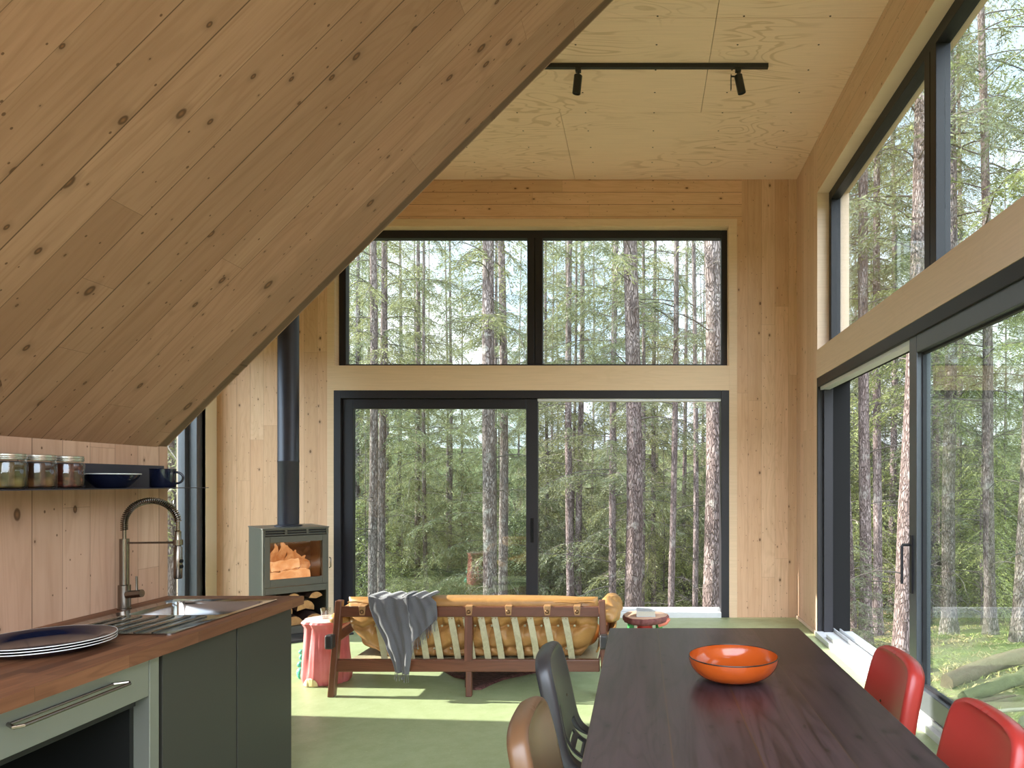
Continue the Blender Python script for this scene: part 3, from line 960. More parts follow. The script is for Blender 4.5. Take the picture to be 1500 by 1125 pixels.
b = MB(); b.box(-2.0, -.3, YR + .03, 5.37, .20, .225); b.build('seat_deck', M_STRAP, sf)
for x, sgn in ((-2.075, -1), (-.245, 1)):
    b = MB(); b.hexa([(x - .02, YR - .07, .345), (x + .02, YR - .07, .345), (x + .02, 5.42, .43), (x - .02, 5.42, .43)],
                     [(x - .02, YR - .07, .42), (x + .02, YR - .07, .42), (x + .02, 5.42, .49), (x - .02, 5.42, .49)])
    ar = b.build('armrest', M_ROSE, sf, bevel=.008)
    b = MB(); b.box(x - .026, x + .026, YR - .085, YR - .025, .335, .43)
    o = b.build('leather_cap', plain('dark_leather_cap', (.022, .018, .018), .5), None, origin=sf.location, bevel=.012, bseg=3); o.parent = ar; o.location = (0, 0, 0)
# straps woven between the two rear rails
sxs = [-1.815, -1.735, -1.63, -1.53, -1.435, -1.315, -1.215, -1.11, -1.018, -.885, -.778, -.668, -.54]
for i, x in enumerate(sxs):
    b = MB(); w = .043; n = 10
    rowA, rowB = [], []
    for k in range(n + 1):
        f = k / n
        xx = x + .055 * f + .006 * math.sin(f * PI)
        yy = YR + .028 - .012 * math.sin(f * PI)
        zz = .54 - .31 * f
        rowA += [(xx, yy, zz), (xx + w, yy, zz)]; rowB += [(xx, yy + .004, zz), (xx + w, yy + .004, zz)]
    m = len(rowA)
    vs = rowA + rowB
    fs = []
    for k in range(n):
        a = 2 * k
        fs += [(a, a + 1, a + 3, a + 2), (m + a, m + a + 2, m + a + 3, m + a + 1), (a, a + 2, m + a + 2, m + a), (a + 1, m + a + 1, m + a + 3, a + 3)]
    b.add(vs, fs)
    s_ = b.build('strap', M_STRAP, sf, smooth=40)
    b = MB()
    for dx in (.010, .033): b.lathe([(0, -.003), (.004, -.002), (.005, 0)], (x + dx, YR + .026, .522), 8, M=Matrix.Rotation(R(90), 4, 'X') @ Matrix.Rotation(PI, 4, 'X'))
    o = b.build('stitch_stud', M_TAB, None, origin=sf.location, smooth=60); o.parent = s_; o.location = (0, 0, 0)
# tabs with rings that hold the cushion
for px in (529, 686, 744, 801, 845):
    x = (px - 938) / 217.4
    tb = MB(); tb.hexa([(x - .018, YR - .007, .548), (x + .018, YR - .007, .548), (x + .018, YR, .548), (x - .018, YR, .548)],
                      [(x - .024, YR - .007, .61), (x + .024, YR - .007, .61), (x + .024, YR + .004, .61), (x - .024, YR + .004, .61)])
    tb.hexa([(x - .024, YR - .007, .606), (x + .024, YR - .007, .606), (x + .024, YR + .07, .606), (x - .024, YR + .07, .606)],
            [(x - .024, YR - .003, .612), (x + .024, YR - .003, .612), (x + .024, YR + .07, .618), (x - .024, YR + .07, .618)])
    t_ = tb.build('tab', M_TAB, sf, bevel=.003)
    rb = MB(); rb.tube([(x + .011 * math.cos(2 * PI * k / 16), YR - .011, .573 + .011 * math.sin(2 * PI * k / 16)) for k in range(16)], .0035, 6, closed=True)
    o = rb.build('ring', M_BRASS, None, origin=sf.location, smooth=60); o.parent = t_; o.location = (0, 0, 0)
# tufted back cushion
NBX, rowsB = 13, (.30, .46)
xl0, xr0 = -2.02, -.295
buttons = []
for r_, zb in enumerate(rowsB):
    for k in range(NBX):
        buttons.append((xl0 + .14 + (k + (.5 if r_ else 0)) * (xr0 - xl0 - .24) / NBX, zb))
def backfn(side):
    def fn(u, v):
        z = .236 + (.655 - .236) * v
        f = max(0, (.50 - z) / .24)
        xl = xl0 + .22 * f ** 1.7; xr = xr0 - .10 * f ** 2.2
        x = xl + (xr - xl) * u
        e = max(0, 1 - abs(2 * u - 1) ** 10) ** .5 * max(0, 1 - abs(2 * v - 1) ** 4) ** .5
        p = 0
        for bx, bz in buttons:
            d2 = ((x - bx) / .036) ** 2 + ((z - bz) / .036) ** 2
            if d2 < 9: p += math.exp(-d2)
        # creases that link buttons of the two rows
        cr = 0
        for zb in rowsB:
            cr = max(cr, math.exp(-((z - zb - .010 * math.sin(x * 47)) / .013) ** 2) * .8)
        for bx, bz in buttons:
            if abs(x - bx) < .05: cr = max(cr, .7 * math.exp(-((x - bx - .012 * math.sin((z - bz) * 30)) / .008) ** 2) * max(0, 1 - abs(z - bz) / .09))
        w = .014 * noise.noise(Vector((x * 14, z * 14, 1.3 + side)))
        th = e * (.092 + w - .05 * min(1, p) - .030 * cr)
        yc = YR + .150 + (z - .26) * -.10
        return (x, yc - side * th, z)
    return fn
b = MB(); b.grid(backfn(1), 220, 60); b.grid(backfn(-1), 60, 16)
bc = b.build('back_cushion', M_TAN, sf, smooth=180)
for bx, bz in buttons:
    d = backfn(1)
    if bx > xr0 - .06 or (bz < .4 and bx < -1.85): continue
    yb = YR + .150 + (bz - .26) * -.10 - .050
    bb = MB(); bb.lathe([(0, .008), (.006, .006), (.009, 0)], (bx, yb, bz), 10, M=Matrix.Rotation(R(90), 4, 'X'))
    o = bb.build('button', M_STRAP, None, origin=sf.location, smooth=60); o.parent = bc; o.location = (0, 0, 0)
# roll of leather over the top rail
def pillow(b, c, hx, hy, hz, nu=40, nv=20, sq=4.0, wr=.012, fr=9, seed=0):
    def fn(u, v):
        a, e = 2 * PI * u, PI * (v - .5)
        ca, sa_, ce, se = math.cos(a), math.sin(a), math.cos(e), math.sin(e)
        sg = lambda t, p: math.copysign(abs(t) ** p, t)
        k = 2 / sq
        x, y, z = sg(ce, k) * sg(ca, k), sg(ce, k) * sg(sa_, k), sg(se, k)
        q = Vector((x * hx, y * hy, z * hz))
        n_ = noise.noise(Vector((q.x * fr, q.y * fr, q.z * fr + seed * 7.1))) * wr
        q += q.normalized() * n_
        return (c[0] + q.x, c[1] + q.y, c[2] + q.z)
    b.grid(fn, nu, nv, wrap=True)
b = MB(); pillow(b, (-1.16, YR + .125, .615), .86, .095, .043, 96, 20, 3.2, .008, 9)
hr = b.build('head_roll', M_TAN, sf, smooth=180)
b = MB(); b.tube([(-2.0 + 1.69 * k / 60, YR + .045 + .004 * math.sin(k * .7), .628 + .003 * math.sin(k)) for k in range(61)], .005, 6)
o = b.build('piping', M_TAN, None, origin=sf.location, smooth=60); o.parent = hr; o.location = (0, 0, 0)
b = MB(); pillow(b, (-1.16, 5.06, .335), .85, .33, .095, 90, 24, 4, .02, 7, 2); b.build('seat_cushion', M_TAN, sf, smooth=180)
b = MB(); pillow(b, (-2.075, 4.98, .515), .075, .36, .055, 40, 30, 2.4, .014, 12, 3); b.build('arm_cushion', M_TAN, sf, smooth=180)
def armr(u, v):
    a = 2 * PI * u
    y = 4.66 + .72 * v
    e = max(.02, math.sin(PI * min(1, .06 + .94 * v * 1.0)) ** .35)
    fold = 1 + .10 * math.sin(9 * a + 5 * v) * (.5 + .5 * math.sin(a * 2))
    return (-.215 + .085 * e * fold * math.cos(a), y, .545 + .085 * e * fold * math.sin(a) - .05 * (v - .2))
b = MB(); pillow(b, (-.215, 5.0, .53), .072, .36, .075, 64, 40, 2.4, .034, 15, 5); b.build('arm_cushion', M_TAN, sf, smooth=180)
b = MB()
def flap(u, v):   # hide flap below the right arm
    return (-.30 + .13 * u, 4.72 + .5 * v, .44 - .17 * (1 - u) ** 1.5 - .02 * math.sin(6 * v))
b.grid(flap, 10, 14); b.build('leather_flap', M_TAN, sf, smooth=180, solid=.01)

# ------------------------------------------------------------------ grey throw over the sofa back
def cloth_mat():
    t = NT('grey_wool'); p = t.pos()
    n = t.noise(p, 260, 2, .6); n2 = t.noise(p, 12, 3, .5)
    c = t.mix(n, (.075, .072, .078), (.135, .128, .136)); c = t.mix(t.ramp(n2, .4, .7, 0, .25), c, (.11, .105, .11))
    pr = t.bsdf(c, .9, 0, t.bump(n, .2, .002), .2); pr.inputs['Sheen Weight'].default_value = .25
    return t.m
M_WOOL = cloth_mat()
KX = 217.4
def PX(px): return (px - 938) / KX
def PZ(py): return EYE - (py - 706) / KX
def interp(tab, t):
    for (a, va), (c, vc) in zip(tab, tab[1:]):
        if t <= c:
            f = (t - a) / (c - a) if c > a else 0
            return va + (vc - va) * f
    return tab[-1][1]
throw = thing('throw_blanket', 'grey wool throw with fringed ends draped over the sofa back', 'blanket', (PX(590), YR - .02, .60))
Lx = [(0, 543), (.15, 545), (.30, 551), (.50, 562), (.70, 571), (.88, 579), (1, 583)]
Rx = [(0, 600), (.15, 602), (.35, 603), (.55, 606), (.75, 607), (1, 603)]
TOPZ = .684
def over(t_):
    """first quarter lies on top of the cushion, the rest hangs behind the rail: returns (y, progress down)"""
    if t_ < .3:
        f = t_ / .3
        a = f * PI / 2
        return YR + .17 - .222 * math.sin(a) * 1.0, None, f
    return YR - .052, (t_ - .3) / .7, 1
def lobe(Lt, Rt, bot, yoff, ph, amp, tilt):
    def fn(u, v):
        y, d, f = over(v)
        dd = 0 if d is None else d
        l, r = interp(Lt, dd), interp(Rt, dd)
        zb = PZ(bot[0] + (bot[1] - bot[0]) * u)
        z = TOPZ - .004 + .006 * math.sin(PI * min(f, 1)) if d is None else TOPZ - .004 - (TOPZ - .004 - zb) * d
        if d is None and f > .7: z -= .012 * (f - .7) / .3
        x = PX(l + (r - l) * u)
        fold = amp * (math.sin(u * 11 + ph + dd * 2.2) + .55 * math.sin(u * 23 + ph * 2 - dd * 3)) * (.55 + .7 * dd)
        w = .012 * noise.noise(Vector((x * 20, z * 12, ph)))
        hump = .008 * math.sin(u * 14 + ph) if d is None else .008 * math.sin(u * 14 + ph) * max(0, 1 - dd * 5)
        return (x, y + yoff + (fold + w if d is not None else (fold + w) * f) - tilt * dd, z + hump)
    return fn
f1 = lobe(Lx, Rx, (981, 985), -.012, .4, .009, .015)
Lx2 = [(0, 592), (.3, 596), (.7, 603), (1, 605)]
Rx2 = [(0, 633), (.25, 641), (1, 642)]
f2 = lobe(Lx2, Rx2, (941, 905), .004, 2.1, .008, .0)
b = MB(); b.grid(f1, 44, 60); b.grid(f2, 36, 50)
b.build('cloth', M_WOOL, throw, smooth=180, solid=-.004)
for fn, n, ln in ((f1, 14, .055), (f2, 26, .075)):
    b = MB()
    for k in range(n):
        u = (k + .5) / n
        x, y, z = fn(u, 1.0)
        l = ln * random.uniform(.75, 1.1); dx = random.uniform(-.008, .008)
        b.tube([(x, y, z + .004), (x + dx * .4, y - .003, z - l * .5), (x + dx, y + random.uniform(-.006, .004), z - l)], .0017, 5)
    b.build('fringe', M_WOOL, throw, smooth=60)

# ------------------------------------------------------------------ hide rug
def hide():
    t = NT('dark_red_hide'); p = t.pos()
    n = t.noise(t.vec(1, 1, 1), 1)
    mp = t.n('ShaderNodeMapping'); t.set(mp.inputs[0], p); mp.inputs['Scale'].default_value = (9, 42, 9)
    n = t.noise(mp.outputs[0], 1.6, 5, .65, 1.2)
    c = t.mix(t.ramp(n, .35, .68), (.035, .012, .012), (.20, .085, .075))
    t.bsdf(c, .75, 0, t.bump(n, .8, .02), .25)
    return t.m
out = [(-1.53, 5.25), (-1.38, 5.06), (-1.285, 5.0), (-1.24, 4.82), (-1.16, 4.75), (-1.11, 4.76), (-1.06, 4.88), (-1.0, 5.0), (-.847, 5.13), (-.718, 5.24), (-.50, 5.35), (-.35, 5.5), (-.32, 5.7), (-.2, 6.05), (-.5, 6.1), (-.8, 5.95),
       (-1.1, 6.2), (-1.4, 5.98), (-1.75, 6.12), (-1.95, 5.9), (-1.7, 5.5), (-1.66, 5.36)]
m = len(out)
b = MB()
cen = (-1.05, 5.45)
rings = []
for k, s_ in enumerate((1.0, .985, .93, .8, .6, .35)):
    zz = (.001, .012, .018, .018, .016, .016)[k]
    rings.append([(cen[0] + (x - cen[0]) * s_ + .008 * math.sin(i * 3.1), cen[1] + (y - cen[1]) * s_, zz + (.004 * math.sin(i * 2.3 + k) if k > 1 else 0)) for i, (x, y) in enumerate(out)])
vs = [p for r in rings for p in r] + [(cen[0], cen[1], .016)]
fs = [(i * m + k, i * m + (k + 1) % m, (i + 1) * m + (k + 1) % m, (i + 1) * m + k) for i in range(5) for k in range(m)]
fs += [(5 * m + k, 5 * m + (k + 1) % m, 6 * m) for k in range(m)]
b.add(vs, fs)
o = b.build('hide_rug', hide(), None, origin=(cen[0], cen[1], 0), smooth=60)
tag(o, 'dark maroon animal hide rug on the green floor under the sofa', 'rug')

# ------------------------------------------------------------------ pink stump table with a glass
def stumpmat():
    t = NT('pink_paint'); p = t.pos()
    n = t.noise(p, 7, 3, .5)
    c = t.mix(t.ramp(n, .3, .7), (.60, .13, .13), (.68, .19, .20))
    t.bsdf(c, .45, 0, None, .4); return t.m
tx, ty = -2.295, 5.0
sp = thing('stump_table', 'pink painted tree stump side table beside the sofa', 'side table', (tx, ty, 0))
def ridg(a, z):
    f = 1 + .085 * noise.noise(Vector((math.cos(a) * 3.2, math.sin(a) * 3.2, z * 1.6))) + .05 * noise.noise(Vector((math.cos(a) * 9, math.sin(a) * 9, z * 2.2 + 4)))
    f -= .03 * max(0, math.sin(a * 13 + 3 * math.sin(z * 6))) ** 6
    return f * (1 + .06 * max(0, .1 - z) / .1 * abs(math.sin(a * 2.5)))
prof = [(0, .002), (.158, .002), (.165, .02)] + [(.160 + .012 * math.cos(z * 7), z) for z in [.05, .1, .15, .2, .25, .3, .35, .4]] + [(.168, .435), (.160, .447), (0, .447)]
b = MB(); b.lathe(prof[:-2] + [(.160, .445)], (tx, ty, 0), 120, rfun=ridg); b.build('trunk', stumpmat(), sp, smooth=50)
b = MB(); b.lathe([(.1595, .440), (.158, .449), (.10, .451), (0, .451)], (tx, ty, 0), 120, rfun=lambda a, z: ridg(a, .43)); b.build('top', plain('pale_pink_paint', (.72, .50, .46), .4, 0, 8, .08), sp, smooth=40)
def side_patch(name, a0, z0, wa, hz, mat, shape):
    def fn(u, v):
        a = a0 + (u - .5) * wa; w_ = shape(v)
        a = a0 + (u - .5) * wa * w_
        z = z0 + hz * v
        e = math.sin(PI * u) ** .5 * (1 if v < .97 else .5)
        r = .175 * ridg(a, z) + .004 * e
        return (tx + r * math.cos(a), ty + r * math.sin(a), max(.003, z))
    bb = MB(); bb.grid(fn, 18, 12)
    return bb.build(name, mat, sp, smooth=180, solid=.003)
side_patch('painted_arch', R(-103), .004, .66, .055, plain('cream_paint', (.70, .55, .28), .45), lambda v: math.sqrt(max(0, 1 - v * v)))
M_TURQ = plain('turquoise_paint', (.08, .50, .34), .4, 0, 12, .2)
for (az, z0, rr) in ((188, .055, .035), (180, .035, .042), (196, .12, .026), (184, .16, .022), (190, .205, .018)):
    bb = MB(); a = R(az); pillow(bb, (tx + .175 * math.cos(a), ty + .175 * math.sin(a), z0 + .01), rr, rr, rr * .95, 20, 12, 2, .006, 30, az)
    bb.build('turquoise_knob', M_TURQ, sp, smooth=180)

gx, gy = -2.305, 5.0
M_TUMB = glass_jar_mat(); M_TUMB.name = 'tumbler_glass'
o_ = MB(); o_.lathe([(0, .0005), (.026, .0005), (.028, .004), (.036, .076), (.0345, .076), (.0265, .012), (0, .010)], (gx, gy, .4515), 40)
o = o_.build('tumbler', M_TUMB, None, origin=(gx, gy, .4515), smooth=50)
tag(o, 'small clear glass tumbler standing on the pink stump', 'glass')

# ------------------------------------------------------------------ bark-edged stool with a book by the far door
hx_, hy_ = .035, 5.3
sl = thing('slab_stool', 'bark-edged slab stool with red and green legs by the far door', 'stool', (hx_, hy_, 0))
def barky(a, z): return 1 + .05 * math.sin(3 * a + 1) + .02 * math.sin(11 * a) + .012 * math.sin(29 * a)
b = MB(); b.lathe([(0, .365), (.150, .365), (.172, .375), (.178, .40), (.170, .418)], (hx_, hy_, 0), 96, rfun=barky)
sb = b.build('bark_rim', plain('red_brown_bark', (.15, .045, .04), .8, 0, 45, .6, .7), sl, smooth=60)
def topm():
    t = NT('sawn_slab'); p = t.pos()
    ln = t.n('ShaderNodeVectorMath', operation='LENGTH'); t.set(ln.inputs[0], p)
    s_ = t.math('SINE', t.math('MULTIPLY', t.math('ADD', ln.outputs['Value'], t.math('MULTIPLY', t.noise(p, 6), .02)), 260))
    c = t.mix(t.ramp(s_, -1, 1, 0, .35), (.55, .34, .24), (.36, .18, .11)); t.bsdf(c, .6); return t.m
b = MB(); b.lathe([(.170, .417), (.166, .42), (0, .42)], (hx_, hy_, 0), 96, rfun=barky); b.build('slab', topm(), sl, smooth=40)
M_RED = plain('red_paint', (.50, .03, .025), .4); M_GRN = plain('green_paint', (.03, .22, .05), .4)
b = MB(); b.lathe([(0, 0.001), (.055, .001), (.06, .02), (.06, .365), (0, .366)], (hx_, hy_, 0), 28); b.build('pedestal', M_RED, sl, smooth=40)
for a in (200, 340, 90):
    b = MB(); c_, s_ = math.cos(R(a)), math.sin(R(a)); b.tube([(hx_ + .13 * c_, hy_ + .13 * s_, .001), (hx_ + .115 * c_, hy_ + .115 * s_, .366)], .027, 14); b.build('leg', M_GRN, sl, smooth=50)
b = MB(); b.tube([(hx_ + .10, hy_ - .06, .35), (hx_ + .16, hy_ - .05, .372), (hx_ + .19, hy_ - .04, .395)], [.02, .022, .012], 10); b.build('bracket', plain('coral_paint', (.62, .16, .10), .4), sl, smooth=60)

bk = thing('book', 'small thick pale book lying on the bark-edged stool', 'book', (.045, 5.27, .4205))
b = MB(); b.box(-.026, .112, 5.21, 5.34, .4245, .462); b.build('pages', plain('book_pages', (.50, .46, .38), .8, 0, 200, .2), bk)
M_COV = plain('book_cover', (.42, .43, .46), .35, 0, 30, .3)
b = MB(); b.box(-.03, .116, 5.205, 5.345, .4205, .4245); b.box(-.03, .116, 5.205, 5.345, .462, .466); b.box(-.03, -.026, 5.205, 5.345, .4245, .462); b.build('cover', M_COV, bk, bevel=.001)

# ------------------------------------------------------------------ track light
tr = MB(); tr.box(-1.25, .99, 5.27, 5.305, ZC - .032, ZC - .0005)
o = tr.build('light_track', plain('black_track', (.012, .011, .010), .45), None, origin=(0, 5.29, ZC), bevel=.002)
tag(o, 'thin black lighting track fixed across the plywood ceiling', 'track')
M_SPOT = plain('black_spot', (.016, .016, .014), .4)
for (x, tilt, rot, lab, plate) in ((-.481, 7, 0, 'black cylinder spotlight hanging near the sloped ceiling', False), (.757, -14, 0, 'black cylinder spotlight hanging near the windows, tilted, with side plate', True)):
    s_ = thing('spotlight', lab, 'spotlight', (x, 5.288, ZC - .032), 0, 'spotlights on the track')
    b = MB(); b.box(x - .022, x + .022, 5.272, 5.304, ZC - .062, ZC - .0325); b.build('adapter', M_SPOT, s_, bevel=.003)
    b = MB(); b.tube([(x, 5.288, ZC - .062), (x + .002, 5.288, ZC - .085)], .010, 10); b.build('stem', M_SPOT, s_)
    Mr = Matrix.Translation((x, 5.288, ZC - .085)) @ Matrix.Rotation(R(tilt), 4, 'Y') @ Matrix.Rotation(R(8), 4, 'X')
    b = MB(); b.lathe([(0, .0), (.029, 0), (.032, -.003), (.032, -.135), (.029, -.137), (.027, -.125), (0, -.122)], (0, 0, 0), 32, M=Mr)
    b.build('lamp_body', M_SPOT, s_, smooth=40)
    if plate:
        b = MB(); b.box(x - .058, x - .052, 5.275, 5.30, ZC - .20, ZC - .085); b.box(x - .052, x - .02, 5.284, 5.292, ZC - .10, ZC - .09); b.build('side_plate', M_SPOT, s_)
# ------------------------------------------------------------------ dining table
M_TABLE = wood('dark_stained_pine', Y_, X_, Z_, .226, (.070, .042, .047), (.028, .017, .021), 41, seglen=6, knot=1, knot_r=.006, kscale=6, kkeep=.5,
               gap=.0022, grain=.75, rough=.30, knotcol=(.008, .005, .004), spec=.45)  # bluish cast of the base stands in for sky reflected on the top
TX0, TX1, TY0, TY1, TZ = -.147, .76, 1.00, 3.272, .75
tb = thing('dining_table', 'long dark-stained plank dining table with worn top', 'table', ((TX0 + TX1) / 2, (TY0 + TY1) / 2, 0))
b = MB(); b.box(TX0, TX1, TY0, TY1, TZ - .035, TZ); b.build('tabletop', M_TABLE, tb, bevel=.003)
M_TLEG = plain('black_table_leg', (.014, .013, .013), .5)
for x in (TX0 + .09, TX1 - .09):
    for y in (TY0 + .15, TY1 - .15):
        b = MB(); b.box(x - .03, x + .03, y - .03, y + .03, 0, TZ - .035); b.build('leg', M_TLEG, tb, bevel=.003)
for y in (TY0 + .13, TY1 - .15):
    b = MB(); b.box(TX0 + .12, TX1 - .12, y, y + .02, TZ - .12, TZ - .036); b.build('apron', M_TLEG, tb)

# orange enamel bowl
M_ORG = plain('orange_enamel', (.42, .072, .010), .16, 0, 18, .10, spec=.6)
ox, oy = .330, 2.425
bo = thing('orange_bowl', 'wide orange enamel bowl with black rim on the dining table', 'bowl', (ox, oy, TZ))
prof = [(0, .002), (.040, .002), (.044, 0), (.050, 0), (.053, .004)] + [(.053 + .105 * math.sin(t * PI / 2) ** .85, .004 + .080 * (1 - math.cos(t * PI / 2)) ** 1.05) for t in [k / 12 for k in range(1, 13)]]
inner = [(r - .003, z + .001) for r, z in prof[:4:-1]]
b = MB(); b.lathe(prof + inner + [(.045, .008), (0, .007)], (ox, oy, TZ), 72); b.build('body', M_ORG, bo, smooth=50)
b = MB(); b.tube([(ox + .157 * math.cos(2 * PI * k / 72), oy + .157 * math.sin(2 * PI * k / 72), TZ + .085) for k in range(72)], .0022, 6, closed=True)
b.build('rim', plain('black_enamel_rim', (.02, .012, .010), .3), bo, smooth=60)

# ------------------------------------------------------------------ moulded chairs
M_LEG = plain('chrome_leg', (.5, .5, .5), .2, 1.0)
PROFILE = [(.235, .405), (.23, .425), (.20, .437), (.12, .440), (.02, .432), (-.08, .425), (-.14, .432), (-.178, .455), (-.200, .49), (-.214, .54), (-.226, .60), (-.238, .66), (-.252, .72), (-.266, .775), (-.274, .80), (-.279, .815)]
def prof_at(t):
    n = len(PROFILE) - 1
    s_ = t * n; i = min(int(s_), n - 1); f = s_ - i
    p0, p1, p2, p3 = (PROFILE[max(0, min(n, k))] for k in (i - 1, i, i + 1, i + 2))
    cr = lambda a, b_, c, d: .5 * (2 * b_ + (c - a) * f + (2 * a - 5 * b_ + 4 * c - d) * f * f + (3 * b_ - a - 3 * c + d) * f ** 3)
    return cr(p0[0], p1[0], p2[0], p3[0]), cr(p0[1], p1[1], p2[1], p3[1])
def half_w(t):
    # half width along the shell: seat wide, waist, rounded top
    if t < .5: w = .215 - .01 * t
    else: w = .21 - .035 * (t - .5) * 2
    if t > .78:
        q = (t - .78) / .2185
        w *= max(0.004, 1 - min(1, q) ** 2.5) ** (1 / 2.2)
    if t < .06: w *= .86 + .14 * t / .06
    return w
def chair_shell(slots):
    NU, NV = 40, 110
    def warp_t(j):
        t = j / NV
        return t if t < .7 else .7 + .2985 * (1 - max(0.0, 1 - (t - .7) / .3) ** 1.8)
    def frame_at(t):
        x0, z0 = prof_at(max(0, t - .01)); x1, z1 = prof_at(min(1, t + .01))
        d = Vector((x1 - x0, 0, z1 - z0)).normalized()
        return d, Vector((d.z, 0, -d.x))
    def back_of(t): return max(0, min(1, (t - .36) / .2))
    T = [warp_t(j) for j in range(NV + 1)]
    def fn(i, j):
        s_ = 2 * i / NU - 1; t = T[j]
        x, z = prof_at(t)
        bk = back_of(t)
        q = min(1, max(0, (t - .78) / .2185) ** 2.5)
        dish = (1 - s_ * s_) * (1 - q)
        return Vector((x - .020 * dish * bk, s_ * half_w(t) * .95, z - .012 * dish * (1 - bk)))
    P = [[fn(i, j) for j in range(NV + 1)] for i in range(NU + 1)]
    b = MB()
    vs = [P[i][j] for i in range(NU + 1) for j in range(NV + 1)]
    fs = []
    for i in range(NU):
        for j in range(NV):
            sd = 2 * (i + .5) / NU - 1; t = (T[j] + T[j + 1]) / 2
            if slots:
                if .40 < t < .70 and .44 < sd * slots < .70: continue
                if .40 < t < .56 and .44 < -sd * slots < .70: continue
                if (.44 < t < .475 or .505 < t < .53) and abs(sd) < .30: continue
            fs.append((i * (NV + 1) + j, (i + 1) * (NV + 1) + j, (i + 1) * (NV + 1) + j + 1, i * (NV + 1) + j + 1))
    # rolled rim that follows the outline and turns backwards
    line = [(0, j) for j in range(NV)] + [(i, NV) for i in range(NU)] + [(NU, j) for j in range(NV, -1, -1)]
    pts = [P[i][j] for i, j in line]
    n = len(pts)
    outs, nors = [], []
    for k, (i, j) in enumerate(line):
        tau = (pts[min(n - 1, k + 1)] - pts[max(0, k - 1)])
        N = frame_at(T[j])[1]
        o = N.cross(tau); outs.append(o.normalized() if o.length > 1e-9 else Vector((0, 0, 1))); nors.append(N)
    # smooth directions by distance along the outline
    sm = []
    for k in range(n):
        acc = Vector()
        for m in range(max(0, k - 30), min(n, k + 31)):
            d_ = (pts[m] - pts[k]).length
            if d_ < .035: acc += outs[m] * (1.05 - d_ / .035)
        sm.append(acc.normalized())
    rings = [[i * (NV + 1) + j for i, j in line]]
    for (ko, kn) in ((.005, .0025), (.0095, .009), (.011, .020), (.010, .034), (.007, .048)):
        base = len(vs)
        for k, (i, j) in enumerate(line):
            dep = .45 + .55 * back_of(T[j])
            vs.append(pts[k] + sm[k] * ko - nors[k] * kn * dep)
        rings.append(list(range(base, base + n)))
    for A, B in zip(rings, rings[1:]):
        for k in range(n - 1):
            fs.append((A[k], A[k + 1], B[k + 1], B[k]))
    b.add(vs, fs)
    return b
def make_chair(label, mat, loc, rz, slots=0, group=None):
    ch = thing('moulded_chair', label, 'chair', loc, rz, group)
    sh_ = chair_shell(slots).build('shell', mat, ch, local=True, smooth=60, solid=.006, weld=True)
    for sx in (1, -1):
        for sy in (1, -1):
            b = MB()
            x0, x1 = (.14, .20) if sx > 0 else (-.12, -.21)
            b.tube([(x0, sy * .15, .413), (x0 + (x1 - x0) * .4, sy * .17, .33), (x1, sy * .20, .004)], .009, 10)
            b.build('leg', M_LEG, ch, local=True, smooth=50)
    b = MB(); b.tube([(.14, -.15, .408), (.14, .15, .408)], .008, 8); b.tube([(-.12, -.15, .408), (-.12, .15, .408)], .008, 8); b.build('frame', M_LEG, ch, local=True, smooth=50)
    b = MB(); b.lathe([(0, .004), (.004, .003), (.0055, 0)], (-.2255, 0, .64), 10, M=Matrix.Rotation(R(90), 4, 'Y')); b.build('rivet', M_STEELD, ch, local=True, smooth=60)
    return ch
M_CHB = plain('charcoal_plastic', (.036, .033, .035), .38, 0, 6, .1)
M_CHN = plain('brown_plastic', (.15, .075, .036), .36, 0, 6, .1)
M_CHR = plain('red_plastic', (.36, .030, .024), .34, 0, 6, .1)
g = 'moulded chairs round the dining table'
make_chair('charcoal moulded plastic chair with slots in its back, pushed in at the table', M_CHB, (-.055, 2.60, 0), 0, -1, g)
make_chair('brown moulded plastic chair at the near end of the table', M_CHN, (-.02, 1.90, 0), 0, 0, g)
make_chair('red moulded plastic chair nearer the orange bowl, by the open sliding door', M_CHR, (.665, 2.53, 0), PI, 0, g)
make_chair('red moulded plastic chair at the near table corner in front of the door glass', M_CHR, (.675, 1.885, 0), PI, 0, g)
# ------------------------------------------------------------------ forest floor
def gz(x, y):
    near = -.45 - .13 * max(0, y - 3.5) + .07 * (x - 2)
    if y > 7: near -= .10 * (y - 7) * max(0, min(1, (4.5 - x) / 5))
    d = math.hypot(x, y)
    near = max(near, -6 + .0 * d)
    far = max(0, d - 38)
    near += .28 * far if far < 40 else 11.2
    bump_ = .10 * noise.noise(Vector((x * .5, y * .5, 0))) + .05 * noise.noise(Vector((x * 1.7, y * 1.7, 3)))
    return min(near, 14) + bump_
def ground_mat():
    t = NT('forest_floor'); p = t.pos()
    n = t.noise(p, .9, 5, .6); n2 = t.noise(p, 14, 5, .7); n3 = t.noise(p, .25, 2, .5)
    moss = t.mix(n2, (.08, .095, .025), (.19, .21, .06)); soil = t.mix(n2, (.09, .065, .04), (.30, .235, .16))
    c = t.mix(t.ramp(n, .42, .58), moss, soil)
    c = t.mix(t.ramp(n3, .4, .7, 0, .5), c, (.16, .20, .06))
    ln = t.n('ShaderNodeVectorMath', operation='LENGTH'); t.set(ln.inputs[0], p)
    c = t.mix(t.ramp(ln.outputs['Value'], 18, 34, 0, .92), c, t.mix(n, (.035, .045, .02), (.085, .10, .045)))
    t.bsdf(c, .95, 0, t.bump(n2, .8, .06), .1); return t.m
b = MB()
def warp(u): # denser near the house
    s_ = 2 * u - 1
    return math.copysign(abs(s_) ** 1.8, s_) * 95
def gfn(u, v):
    x = warp(u); y = 8 + warp(v)
    inside = (XL - .4 < x < XR + .35) and (-2 < y < YB + .4)
    z = gz(x, y)
    if inside: z = min(z, -.7)
    return (x, y, z)
